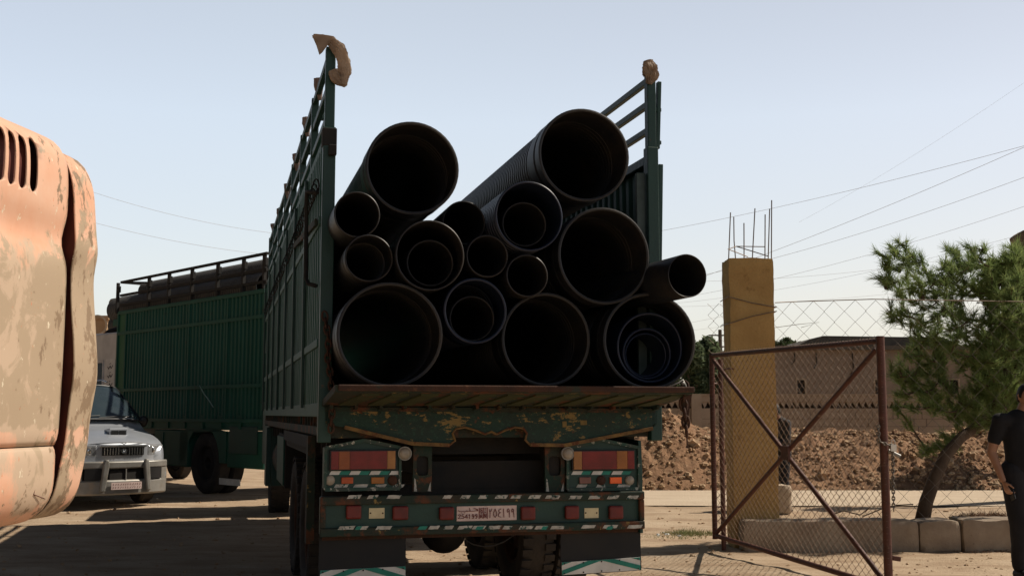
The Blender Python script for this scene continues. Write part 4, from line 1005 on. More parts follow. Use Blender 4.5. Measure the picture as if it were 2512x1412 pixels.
targets = (pick(2195,635,48,42,.35,26) + pick(2275,700,95,75,.6,54) + pick(2370,670,90,70,.7,54) + pick(2490,730,90,130,1.0,130) + pick(2470,890,100,120,1.0,190) + pick(2340,820,120,90,.9,95)
     + pick(2250,905,80,60,.7,50) + pick(2280,985,100,50,.7,28) + pick(2420,1000,100,60,.8,80) + pick(2590,850,110,240,1.2,130) + pick(2485,650,60,55,.6,46) + pick(2205,770,40,30,.4,12) + pick(2170,690,28,20,.3,9) + pick(2300,1090,60,30,.4,12))
targets.sort(key=lambda p: min((p-n_).length for n_ in nodes))
tips = []; parent_ = {}
for t in targets:
    b_ = min(nodes, key=lambda n_: (t-n_).length + (0 if n_.z < t.z+.25 else .35)); d = (t-b_).length
    m_ = b_.lerp(t, .5) + V((0,0,-.06*d)) + V((rnd.uniform(-1,1), rnd.uniform(-1,1), rnd.uniform(-1,1)))*.07*d
    q1 = b_.lerp(m_, .5) + V((0,0,-.02*d)); q2 = m_.lerp(t, .5)
    segs.append((b_, q1, m_, q2, t)); nodes += [m_, q2, t]; tips.append((t, (t-m_).normalized())); 
    if d > .18: tips.append((q2, (t-m_).normalized()))
for s_ in segs:
    r_ = .006 + .012*min(1, (s_[0]-s_[-1]).length/.8); mb.tube(list(s_), r_, 5, taper=[r_*1.3, r_, r_*.8, r_*.6, r_*.4])
mb.build('trunk', m_bark, pine, smooth=True)
nd = MB(); 
for p, d in tips:
    up_ = (d + V((0,0,.5))).normalized()
    for sub in range(2):
        o_ = p - d*rnd.uniform(0,.13)*sub + V((rnd.gauss(0,1), rnd.gauss(0,1), rnd.gauss(0,1)))*.02*sub; n_ = 34
        dd = (up_ + V((rnd.gauss(0,1), rnd.gauss(0,1), rnd.gauss(0,1)))*.3).normalized()
        for k in range(n_):
            t_ = rnd.random(); c = o_ + dd*(t_-.7)*.15
            a = (dd*rnd.uniform(.6,1.2) + V((rnd.gauss(0,1), rnd.gauss(0,1), rnd.gauss(0,1)))*.40).normalized(); l_ = rnd.uniform(.10,.19); sd_ = a.cross(V((rnd.gauss(0,1), rnd.gauss(0,1), rnd.gauss(0,1)))).normalized()*.0042
            nd.v += [tuple(c-sd_), tuple(c+sd_), tuple(c + a*l_ + V((0,0,-.012)))]; i_ = len(nd.v)-3; nd.f.append((i_, i_+1, i_+2)); nd.m.append(0)
nd.build('crown', m_needle, pine, fix=False)
for k in range(26):
    p, d = rnd.choice(tips); 
    if p.z > 1.6: MB().lathe([(0,-.05),(.018,-.04),(.026,-.01),(.018,.03),(.0,.05)], 8, p - V((0,0,.03)), V((rnd.uniform(-.6,.6), rnd.uniform(-.5,.5), 1))).build('pine_cone', m_bark, pine)

# ================================================================== WEEDS, TWIGS
def grass(cx, cy, rx, ry, n, h, mat, label, seed, name='grass', lean=.5, z=0):
    rn = random.Random(seed); mb = MB()
    for i in range(n):
        a = rn.uniform(0, 6.3); q = rn.random()**.6; p = V((cx + cos(a)*rx*q, cy + sin(a)*ry*q, z)); d = V((rn.gauss(0,lean), rn.gauss(0,lean), 1)).normalized(); l_ = h*rn.uniform(.4,1)*(1.2-q*.6); s_ = V((rn.gauss(0,1), rn.gauss(0,1), 0)).normalized()*.004
        m_ = p + d*l_*.5; e_ = p + d*l_ + V((d.x, d.y, -.3))*l_*.3; mb.add([p-s_, p+s_, m_+s_*.8, m_-s_*.8, e_], [(0,1,2,3),(3,2,4)])
    return tag(mb.build(name, mat, fix=False), label, 'grass', kind='stuff')
c = gnd(1690, 1312); grass(c.x, c.y, .36, .25, 700, .13, m_grass, 'patch of thin green grass by the foot of the gate', 3)
c = gnd(1640, 1318); grass(c.x, c.y, .5, .25, 300, .06, m_grass, 'sparse short grass between the truck and the gate', 4, name='short_grass')
m_dry = leafmat('dry_brush', (.16,.085,.045), (.12,.06,.03), (.22,.13,.07))
c = at(2425, 1262, 14.4); grass(c.x, c.y, .42, .3, 1600, .17, m_dry, 'heap of reddish dry needles and brush behind the low wall', 6, name='dry_brush', lean=1.4, z=.26)
c = gnd(2480, 1352); grass(c.x, c.y, .9, .22, 1400, .05, m_dry, 'fallen reddish pine needles along the foot of the low wall', 7, name='needle_litter', lean=2.5, z=.012)
for i, (pts, lb) in enumerate(((((2035,1262),(2070,1252),(2110,1262),(2135,1243)), 'crooked dry stick lying past the gate mesh on the sunlit lane'), (((2118,1265),(2160,1248),(2200,1238),(2240,1236)), 'thin dry twig reaching toward the pine trunk foot'))):
    P = [at(x, y, 14.6+i*.3) for x, y in pts]; tag(MB().tube(P, .008, 5).build('twig', m_bark), lb, 'twig')
lt = MB(); rn = random.Random(12)
for i in range(9): c = gnd(1615+i*7+rn.uniform(-8,8), 1312+rn.uniform(-5,6)); rock(lt, (c.x, c.y, .02), rn.uniform(.012,.03), rn)
tag(lt.build('litter', m_sticker), 'scraps of white litter on the ground near the grass patch', 'litter', kind='stuff')

# ================================================================== POWER LINES, POLE
po = empty('utility_pole', 'distant dark utility pole just left of the ochre pillar', 'pole', loc=at(1768,900,90)*1.0)
po.location.z = 0
b = MB(); zp_ = at(1768,808,90).z; b.tube([(0,0,0),(0,0,zp_)], .16, 8, taper=[.2,.14]); b.build('shaft', m_darkroof, po)
b = MB()
for k in range(3): b.box(-.9,.9,-.06,.06,zp_-.5-k*.9,zp_-.4-k*.9)
b.build('crossarm', m_darkroof, po)
def wire(pts, Y0, Y1, r, label, sag=.0):
    r *= .6
    n = 24; P = []
    (x0,y0),(x1,y1) = pts; a, c = at(x0, y0, Y0), at(x1, y1, Y1)
    for i in range(-20 if x0 < 300 else 0, n+1+(24 if x1 > 2500 else 0)): t = i/n; p = a + (c-a)*t; p.z -= sag*4*t*(1-t); P.append(p)
    tag(MB().tube(P, r, 4, caps=False).build('power_line', m_cable), label, 'cable', 'overhead power lines')
RW = ['highest','second highest','third','fourth','fifth','sixth','seventh','eighth','ninth']
wire(((1600,570),(2560,345)), 46, 30, 0.0090, 'power line in the right sky passing just above the rebar tips', .15)
wire(((1600,720),(2560,340)), 46, 30, 0.0097, 'power line crossing behind the middle of the rebar, right sky', .2)
wire(((1700,740),(2560,470)), 55, 40, .010, 'power line starting behind the pillar top and climbing to the right edge', .4) if False else None
wire(((1640,692),(2560,417)), 46, 33, 0.0090, 'power line meeting the right frame edge at mid sky', .3)
wire(((1640,735),(2560,490)), 46, 34, 0.0075, 'power line running over the top of the pine to the right edge', .3)
wire(((1640,745),(2560,560)), 60, 44, 0.0075, 'thin power line touching the upper pine tips', .4)
wire(((1620,690),(2300,640)), 60, 60, .010, 'nearly level power line just above the fence top right of the pillar', .3)
wire(((1650,752),(2300,708)), 70, 70, .010, 'level power line along the top edge of the fence', .2)
wire(((1640,800),(1900,745)), 80, 80, .010, 'faint power line low beside the outermost pipe', .1)
wire(((1640,815),(1900,780)), 80, 80, .010, 'faint power line just above the green tree crown', .1)
wire(((1960,545),(2560,170)), 80, 60, .008, 'very faint highest power line at the upper right', .3)
wire(((180,455),(700,575)), 30, 33, 0.0075, 'upper power line left of the truck rack', .18)
wire(((180,532),(700,628)), 30, 33, 0.0075, 'lower power line left of the truck rack', .15)

# ================================================================== SECOND TRUCK
A2, B2 = at(290, 900, 25.6), at(640, 900, 21.0)
d2 = (B2-A2); ang2 = atan2(d2.y, d2.x)
T2 = Frame(A2.x, A2.y, ang2)
t2 = empty('stake_truck', 'dark green high-sided truck parked in shade across the yard, white cab at its left end', 'truck', T2)
def q2(px, py, yl=0): p = T2.py(px, py, yl); return p.x, p.z
zp2 = q2(500, 737)[1]; zr2 = q2(500, 652)[1]; zb2 = q2(450, 1030)[1]; L2 = q2(640, 900)[0] + .15
L2 = min(L2, 7.2); y = 0
def corr2(z0, z1):
    mb = MB(); P = []; x = .42
    while x < L2:
        for a, d in ((0,0),(.42,0),(.5,-1),(.92,-1)): P.append((x + a*.145, d*.03))
        x += .145
    n = len(P); mb.add([(xx, dd, z) for z in (z0, z1) for xx, dd in P], [(i, i+1, n+i+1, n+i) for i in range(n-1)]); return mb
pn = corr2(zb2+.03, zp2-.02).build('side_panel', m_green2, t2, fix=False); md = pn.modifiers.new('thick', 'SOLIDIFY'); md.thickness = .004
b = MB(); b.box(0,.42,-.02,.02,zb2+.05,zp2); b.build('front_panel', M('brighter_green_board', (.012,.085,.035), (.02,.10,.045), 3, .6), t2, bevel=.01)
b = MB()
for z_ in (zp2, q2(430,802)[1], q2(430,952)[1], zb2): b.box(0, L2, -.055, -.03, z_-.035, z_+.035)
b.box(0, L2, -.03, .05, zp2-.02, zp2+.05); b.build('panel_rail', m_green2, t2, bevel=.005)
b = MB()
for x_ in (.0, .42, q2(465,900)[0], q2(560,900)[0]): b.box(x_-.03, x_+.03, -.052, -.0, zb2, zp2)
b.build('panel_post', m_green2, t2)
b = MB(); b.box(0, L2, 2.4, 2.44, zb2, zp2); b.box(0, L2, .05, 2.4, zb2-.1, zb2); b.box(-.05, 0, .02, 2.44, zb2, zp2); b.box(L2, L2+.05, .02, 2.44, zb2, zp2); b.build('load_bed', m_green2, t2)
for px in (290, 366, 415, 471, 534, 597, 648):
    x_ = q2(px, 700)[0]; b = MB(); b.box(x_-.03, x_+.03, -.03, .03, zp2, zr2); b.box(x_+.03, x_+.09, -.03, .03, zr2-.22, zr2-.08); b.build('rack_post', m_dark, t2)
for z_ in (zr2, zr2-.30, zp2+.18): b = MB(); b.box(0, L2, -.025, .025, z_-.025, z_+.025); b.build('rack_rail', m_dark, t2)
for yy in (2.4,):
    b = MB(); b.box(0, L2, yy-.02, yy+.02, zr2-.02, zr2+.02); b.beam((0,0,zr2),(0,yy,zr2),.05,.05); b.beam((.02,.02,zr2-.0),(1.3,1.0,zr2-.05),.04,.04)
    for x_ in (0, 2, 4, 6): b.box(x_-.02, x_+.02, yy-.02, yy+.02, zp2, zr2)
    b.build('far_rack', m_dark, t2)
# underbody: hooks, boxes, arch, wheels
b = MB(); b.box(0, L2, 0, .04, zb2-.18, zb2); 
for k in range(9): x_ = .3 + k*.75; b.box(x_-.05, x_+.05, -.03, 0, zb2-.16, zb2+.1)
b.build('side_skirt', m_green2, t2)
wx = q2(512, 1130, .15)[0]
b = MB(); zc = .62; ro, ri = .86, .70
arc = [(wx + ri*cos(a), zc + ri*sin(a)) for a in [pi*i/10 for i in range(11)]]
b.prism([(wx-.95, zb2-.2), (wx-.95, zc), (wx-ri, zc)] + arc[::-1][1:] + [(wx+.95, zc), (wx+.95, zb2-.2)], lambda u, v, d: V((u, d, v)), .0, .04)
b.build('wheel_arch', m_green2, t2)
b = MB(); x0_, x1_ = wx+1.0, L2; b.box(x0_, x1_, .0, .5, .55, zb2-.2); q = b.build('side_locker', m_green2, t2, bevel=.02)
b = MB(); p0, p1 = q2(565,1045), q2(632,1115); b.box(p0[0], p1[0], -.02, 0, p1[1], p0[1]); b.build('locker_door', m_green, q, bevel=.01)
b = MB(); p0, p1 = q2(395,1040), q2(465,1150); b.box(p0[0]-.3, p1[0]-.1, .0, .5, max(.5,p1[1]), zb2-.2); q = b.build('side_locker', m_green2, t2, bevel=.02)
b = MB(); b.box(p0[0]+.1, p0[0]+.14, -.02, 0, .7, zb2-.25); b.build('door_edge', m_gpanel, q)
b = MB(); b.box(0, L2, .7, 1.8, .8, 1.1); b.build('chassis_rail', m_dark, t2)
for x_ in (wx,):
    for y0 in (.05, .36, 1.8, 2.1):
        w_ = MB(); r = .60; c = V((x_, y0+.14, r)); ax = V((0,1,0)); w2 = .14
        h_ = MB().lathe([(r*.2,-w2*.4),(r*.5,-w2*.2),(r*.56,-w2*.72),(r*.61,-w2*.78),(r*.61,w2*.78),(r*.2,w2*.5)], 24, c, ax, close=True).build('wheel', m_dark, t2, smooth='angle')
        MB().lathe([(r*.60,-w2*.75),(r*.72,-w2*.97),(r*.90,-w2),(r,-w2*.7),(r,w2*.7),(r*.90,w2),(r*.6,w2*.75)], 36, c, ax, close=True).build('tyre', m_rubber, h_, smooth='angle')
b = MB(); p0, p1 = q2(548,1180), q2(628,1192); b.box(wx+.72, wx+1.5, .0, .02, .22, .34); fl_ = b.build('mudflap_strip', m_sticker, t2)
# rope streak
b = MB(); b.tube([(q2(x, y, -.05)[0], -.05, q2(x, y, -.05)[1]) for x, y in ((490,945),(500,965),(508,975),(515,985),(523,998))], .012, 4); b.build('rope_end', M('pale_teal_rope', (.25,.35,.30), None, 9, .9), t2)
# cab at the left end, facing away to the left
cb = MB(); zc2 = T2.py(255, 822, .3).z
cb.prism([(-2.15,.75),(-.12,.75),(-.12,zc2),(-1.6,zc2+.02),(-1.95,zc2-.35),(-2.15,1.7)], lambda x_, z, d: V((x_, d, z)), .05, 2.4)
cab2 = cb.build('cab', m_cabw, t2, bevel=.05)
wa, wb = T2.py(212, 1010, .05), T2.py(250, 848, .05)
b = MB(); b.box(-1.75, -.95, .035, .048, 1.95, 2.72); q = b.build('cab_window', m_glass, cab2)
b = MB(); b.box(-1.80, -1.76, .03, .046, 1.9, 2.78); b.box(-.94,-.90,.03,.046,1.9,2.78); b.box(-1.76,-.94,.03,.046,2.73,2.78); b.box(-1.76,-.94,.03,.046,1.90,1.94); b.build('window_frame', m_cabw, q)
b = MB(); b.box(-.78,-.28,.040,.048,1.75,2.80); q = b.build('decor_panel', M('pale_decor_panel', (.62,.60,.58), (.5,.48,.47), 4, .6), cab2)
b = MB(); b.prism([(-.72,1.82),(-.34,1.80),(-.33,2.1),(-.45,1.98),(-.55,2.0),(-.70,1.95)], lambda x_, z, d: V((x_, d, z)), .036, .0395); b.build('green_motif', M('green_paint_motif', (.03,.22,.07), None, 4, .6), q)
b = MB()
for k in range(3): 
    zz = 2.62 - k*.2
    b.tube([(-.66,.037,zz),(-.6,.037,zz-.05),(-.52,.037,zz+.02),(-.46,.037,zz-.04),(-.38,.037,zz+.03)], .008, 4); b.tube([(-.55,.037,zz+.06),(-.50,.037,zz+.08)], .008, 4)
b.build('painted_motif', m_dark, q)
b = MB()
for k in range(5): x_ = -.30-k*.16; b.tube([(x_,.046,1.62),(x_-.07,.046,1.50),(x_+.03,.046,1.52)], .010, 4)
b.build('leaf_motif', m_dark, cab2)
b = MB(); b.ball((-1.2,.9,zc2+.06), .5, 12, 8, (1.3,1.4,.32)); b.build('roof_visor', m_black, cab2, smooth=True)
g0 = T2.py(266, 733, .6); g1 = T2.py(352, 735, .6)
b = MB(); b.prism([(g0.x-.0, q2(266,775,.6)[1]), (g0.x, g0.z-.06), (g0.x+.1, g0.z), (g1.x, g0.z+.0), (g1.x, q2(266,775,.6)[1])], lambda x_, z, d: V((x_, d, z)), .6, 2.2); b.build('cab_fairing', m_greybox, t2, bevel=.03)
b = MB(); b.box(-.35,-.02,-.02,.06,zp2-.28,zp2-.12); b.box(-.12,-.02,-.02,.3,zp2-.9,zp2-.28); b.build('headboard_bracket', m_green2, t2, bevel=.02)
for y0 in (.1, 2.0):
    r = .5; c = V((-1.2, y0+.14, r)); 
    h_ = MB().lathe([(.1,-.06),(.28,-.1),(.3,.1),(.1,.06)], 20, c, V((0,1,0)), close=True).build('wheel', m_dark, t2); MB().lathe([(.3,-.1),(.45,-.14),(.5,-.1),(.5,.1),(.45,.14),(.3,.1)], 28, c, V((0,1,0)), close=True).build('tyre', m_rubber, h_, smooth='angle')
def pipe2(px, py, r, yl, L_, label, x1):
    p = T2.py(px, py, yl); wp = T2.o + T2.r*p.x + T2.f*yl; wp.z = p.z
    o = pipe_mesh(r, L_, .02, True, False, 32, pitch=.09, dep=.014).build('pipe', bpy.data.materials['grey_black_plastic'], smooth='angle', angle=28); o.location = wp; o.rotation_euler = (0, 0, ang2 - pi/2); tag(o, label, 'pipe', 'pipes on the second truck')
M('grey_black_plastic', (.05,.048,.046), (.08,.074,.068), 2.5, .6, bump=.2, bscale=14)
pipe2(362, 716, .23, .55, 6.0, 'upper dark pipe showing above the side of the second truck', 0)
pipe2(292, 762, .30, .40, 6.8, 'lower and longer dark pipe along the top of the second truck side', 0)
pipe2(292, 800, .30, 1.5, 6.8, 'dark pipe on the far side of the second truck load', 0)

# ================================================================== SILVER VAN
VA = R(45)
nose = at(298, 1100, 19.25)
VF = Frame(nose.x, nose.y, VA)     # local x to the picture's right, local y from nose to tail (rotated), z up
VF = Frame(nose.x, nose.y, R(43))
van = empty('minivan', 'silver minivan with hood scoop and dusty bull-bar bumper parked in front of the second truck', 'van', VF)
# stations: y, half width at belt, z bottom, z belt, z top, half width top
ST = [(-.02,.70,.55,.72,.80,.66),(.06,.80,.45,.80,.93,.74),(.22,.86,.40,.88,1.00,.78),(.5,.89,.36,.96,1.07,.80),(.95,.90,.34,1.03,1.13,.81),(1.02,.90,.34,1.05,1.20,.80),(1.4,.90,.34,1.10,1.52,.76),(1.8,.905,.34,1.12,1.80,.72),(2.1,.905,.34,1.12,1.90,.70),(2.6,.905,.34,1.12,1.95,.69),(3.8,.905,.34,1.12,1.95,.69),(4.5,.90,.36,1.12,1.92,.68),(4.75,.88,.42,1.10,1.80,.66)]
def vsec(s):
    y, hw, z0, zb, zt, ht = s
    h = [(hw*.80, z0), (hw*.97, z0+.05), (hw, (z0+zb)/2), (hw*.995, zb-.06), (hw*.98, zb), (ht*1.02+(hw-ht)*.15, zb+(zt-zb)*.75), (ht*.93, zt-.02-(zt-zb)*.04), (ht*.7, zt+.004), (ht*.35, zt+.02), (0, zt+.024)]
    full = h + [(-a, b_) for a, b_ in h[-2::-1]]
    return [(a, y, b_) for a, b_ in full]
S = [vsec(s) for s in ST]; n = len(S[0]); mb = MB()
for s in S: mb.v += s
for i in range(len(S)-1):
    for k in range(n-1): mb.f.append((i*n+k, i*n+k+1, (i+1)*n+k+1, (i+1)*n+k)); mb.m.append(0)
    mb.f.append((i*n+n-1, i*n, (i+1)*n, (i+1)*n+n-1)); mb.m.append(0)
mb.f.append(tuple(range(n))[::-1]); mb.f.append(tuple((len(S)-1)*n+k for k in range(n))); mb.m += [0,0]
vb = mb.build('body', m_silver, van, smooth='angle', angle=32)
ms = vb.modifiers.new('sub', 'SUBSURF'); ms.levels = 1; ms.render_levels = 1
for e_ in vb.data.edges: pass
# windscreen as a glazed patch following the slope, side glass
def patch(name, f, nu, nv, mat, par, th=.012):
    mb = MB(); mb.add([f(i/nu, j/nv) for j in range(nv+1) for i in range(nu+1)], [(j*(nu+1)+i, j*(nu+1)+i+1, (j+1)*(nu+1)+i+1, (j+1)*(nu+1)+i) for j in range(nv) for i in range(nu)])
    o = mb.build(name, mat, par, smooth=True, fix=False); m_ = o.modifiers.new('t', 'SOLIDIFY'); m_.thickness = th; m_.offset = 0; return o
def ws(u, v):
    y = 1.02 + v*.92; x = (u*2-1)*(.815 - .095*v); cur = (u*2-1)**2
    z = 1.185 + (max(v,0)**.93)*.655 - .05*cur*cur; return V((x, y - .075 + .07*cur*cur, z+.06))
gl = patch('windscreen', ws, 14, 10, m_glass, van)
b = MB(); b.tube([ws(u/20, -.01)+V((0,-.01,.004)) for u in range(21)], .014, 6); b.tube([ws(1, v/10) for v in range(11)], .016, 6); b.tube([ws(0, v/10) for v in range(11)], .016, 6); b.tube([ws(u/20, 1.0) for u in range(21)], .014, 6); b.build('screen_seal', m_blackpl, gl)
b = MB(); b.tube([ws(.1,.02)+V((0,-.02,.01)), ws(.3,.04)+V((0,-.03,.02)), ws(.52,.06)+V((0,-.02,.02))], .009, 5); b.tube([ws(.5,.02)+V((0,-.02,.01)), ws(.7,.04)+V((0,-.03,.02)), ws(.9,.06)+V((0,-.02,.02))], .009, 5); b.build('wiper', m_blackpl, gl)
for s in (-1, 1):
    b = MB(); b.prism([(1.55,1.18),(2.0,1.72),(4.4,1.76),(4.5,1.2)], lambda y, z, d: V((s*((.90-(z-1.12)*.245)+d), y, z)), -.01, .022); b.build('side_glass', m_glass, van)
    b = MB(); b.ball((s*1.0, 1.35, 1.22), .12, 10, 8, (.8,.5,.75)); b.build('wing_mirror', m_silver if s < 0 else m_blackpl, van, smooth=True)
# rail lines and hood details
def hood(x, y): # rough hood height
    t = max(0, min(1, (y-.06)/.95)); return .93 + .23*t**.8 - .05*(abs(x)/.8)**3 + .02
b = MB(); b.prism([(-.16,.36),(.16,.36),(.14,.62),(-.14,.62)], lambda x, y, d: V((x + .10, y, hood(x, y) + d*(1 - (y-.36)/.3))), -.02, .085); sc_ = b.build('hood_scoop', m_silver, van, bevel=.02)
b = MB(); z_ = hood(0,.36); 
b.box(-.03,.095,.352,.358,z_+.012,z_+.06); b.box(.105,.23,.352,.358,z_+.012,z_+.06); b.build('scoop_grille', m_blackpl, sc_)
b = MB(); b.tube([(x*.78, .055-.02*(1-x*x)+.12*x*x, .955-.06*x*x) for x in [i/8-1 for i in range(17)]], .007, 5); b.build('hood_seam', m_blackpl, van)
# front face curve
fy = lambda x: -.06 + .26*(abs(x)/.85)**3.2
def fbox(x0, x1, z0, z1, d0, d1, n=8):
    mb = MB(); vs = []
    for i in range(n+1):
        x = x0+(x1-x0)*i/n
        for d in (d0, d1):
            for z in (z0, z1): vs.append((x, fy(x)+d, z))
    fs = []
    for i in range(n): a = i*4; fs += [(a,a+4,a+5,a+1),(a+2,a+3,a+7,a+6),(a,a+2,a+6,a+4),(a+1,a+5,a+7,a+3)]
    fs += [(0,1,3,2),(n*4,n*4+2,n*4+3,n*4+1)]; return mb.add(vs, fs)
fbox(-.76,.76,.42,.92,-.015,.3, 16).build('front_fascia', m_silver, van, smooth='angle')
gr = fbox(-.36,.36,.765,.885,-.035,-.015).build('grille', m_blackpl, van)
for k in range(15):
    if 6 <= k <= 8: continue
    x = -.33 + k*.047; y_ = fy(x)-.045; MB().box(x-.006, x+.006, y_-.005, y_+.01, .775, .875).build('grille_bar', m_chrome, gr)
fbox(-.40,.40,.885,.905,-.05,-.01).build('grille_rim', m_chrome, gr)
b = MB(); b.lathe([(.030,0),(.036,0),(.036,.01),(.030,.01)], 18, (0, fy(0)-.05, .825), V((0,1,0)), close=True, sx=1.35); b.tube([(-.018,fy(0)-.048,.803),(-.010,fy(0)-.048,.847)], .005, 5); b.tube([(.010,fy(0)-.048,.803),(.018,fy(0)-.048,.847)], .005, 5); b.tube([(-.014,fy(0)-.048,.823),(.014,fy(0)-.048,.827)], .005, 5); b.build('badge', m_chrome, gr)
b = MB(); 
for s in (-1,1): b.tube([(0,fy(0)-.03,.925),(s*.03,fy(0)-.03,.945),(s*.075,fy(0)-.02,.955)], .006, 5)
b.build('hood_emblem', m_chrome, van)
for s in (-1, 1):
    x0, x1 = sorted((s*.44, s*.80)); hl = fbox(x0, x1, .755, .905, -.02, .16).build('headlamp', m_lamp, van, bevel=.015, smooth='angle')
    for xx in (.54,.68): MB().ball((s*xx, fy(xx)-.012, .83), .048, 12, 8, (1,.35,1)).build('lamp_reflector', m_chrome, hl, smooth=True)
    x0, x1 = sorted((s*.41, s*.66)); fbox(x0, x1, .50, .62, -.175, -.06).build('air_inlet', m_blackpl, van)
    b = MB(); b.lathe([(0,-.02),(.05,-.018),(.075,.0),(.085,.03)], 18, (s*.745, fy(.745)-.10, .53), V((s*.35,1,0)), sx=.8); b.build('fog_lamp', m_lamp, van, smooth='angle')
# bumper with bull bar
bu = fbox(-.83,.83,.24,.50,-.16,.2, 18); bu.build('front_bumper', m_bump, van, bevel=.03, smooth='angle')
fbox(-.83,.83,.62,.70,-.17,.1, 18).build('bumper_bar', m_bump, van, bevel=.02, smooth='angle')
fbox(-.80,.80,.495,.63,-.10,.1, 16).build('bumper_backing', m_blackpl, van)
fbox(-.27,.27,.50,.60,-.135,-.12).build('lower_grille', m_dim, van)
b = MB(); y_ = fy(0)-.15; b.box(-.008,.008,y_-.01,y_+.01,.50,.62); b.build('grille_divider', m_bump, van)
for s in (-1, 1):
    b = MB(); P = [(.36,.30),(.30,.66),(.32,.72),(.37,.72),(.40,.66),(.44,.30)]
    b.prism([(s*x, z) for x, z in P], lambda x, z, d: V((x, fy(x)+d, z)), -.215, -.12); b.build('bull_bar_horn', m_bump, van, bevel=.02)
    x0, x1 = sorted((s*.68, s*.84)); fbox(x0, x1, .40, .64, -.155, -.0, 6).build('bumper_corner', m_bump, van, bevel=.02)
pl = fbox(-.26+.0,.26,.335,.455,-.195,-.18).build('number_plate', m_plate, van)
b = MB(); rn = random.Random(4)
for i in range(12):
    x = -.23 + i*.041
    for z in (.42,.37): b.beam((x, fy(x)-.197, z-.014), (x+rn.uniform(.0,.02), fy(x)-.197, z+.014), .007, .002, up=V((0,1,0)))
b.build('plate_digits', m_redink, pl)
for x in (-.78, .78):
    for y in (.85, 3.75):
        c = V((x, y, .335)); s = 1 if x > 0 else -1
        h_ = MB().lathe([(0,.08*s),(.16,.10*s),(.2,.06*s),(.2,-.08*s),(0,-.08*s)], 24, c, V((1,0,0))).build('wheel', m_bump, van, smooth='angle'); MB().lathe([(.2,-.10),(.3,-.12),(.335,-.08),(.335,.08),(.3,.12),(.2,.10)], 30, c, V((1,0,0)), close=True).build('tyre', m_rubber, h_, smooth='angle')
b = MB()
for s in (-1,1): b.tube([(s*.62, 2.1, 1.97), (s*.62, 2.3, 2.01), (s*.62, 4.0, 2.01), (s*.62, 4.2, 1.96)], .016, 6)
b.build('roof_rail', m_chrome, van)

# the body rides higher above the bumper than the plain sections say
ZM = [(0,0),(.5,.48),(.62,.66),(.755,.86),(.905,1.03),(1.0,1.12),(1.2,1.42),(1.95,2.12),(2.2,2.37)]
for o in [c for c in bpy.data.objects if c.type == 'MESH' and c.parent and (c.parent == van or c.parent.parent == van) and c.name.split('.')[0] not in ('wheel', 'tyre')]:
    for v in o.data.vertices:
        z = v.co.z
        for (a, b_), (c, d_) in zip(ZM, ZM[1:]):
            if a <= z <= c: v.co.z = b_ + (d_-b_)*(z-a)/(c-a); break

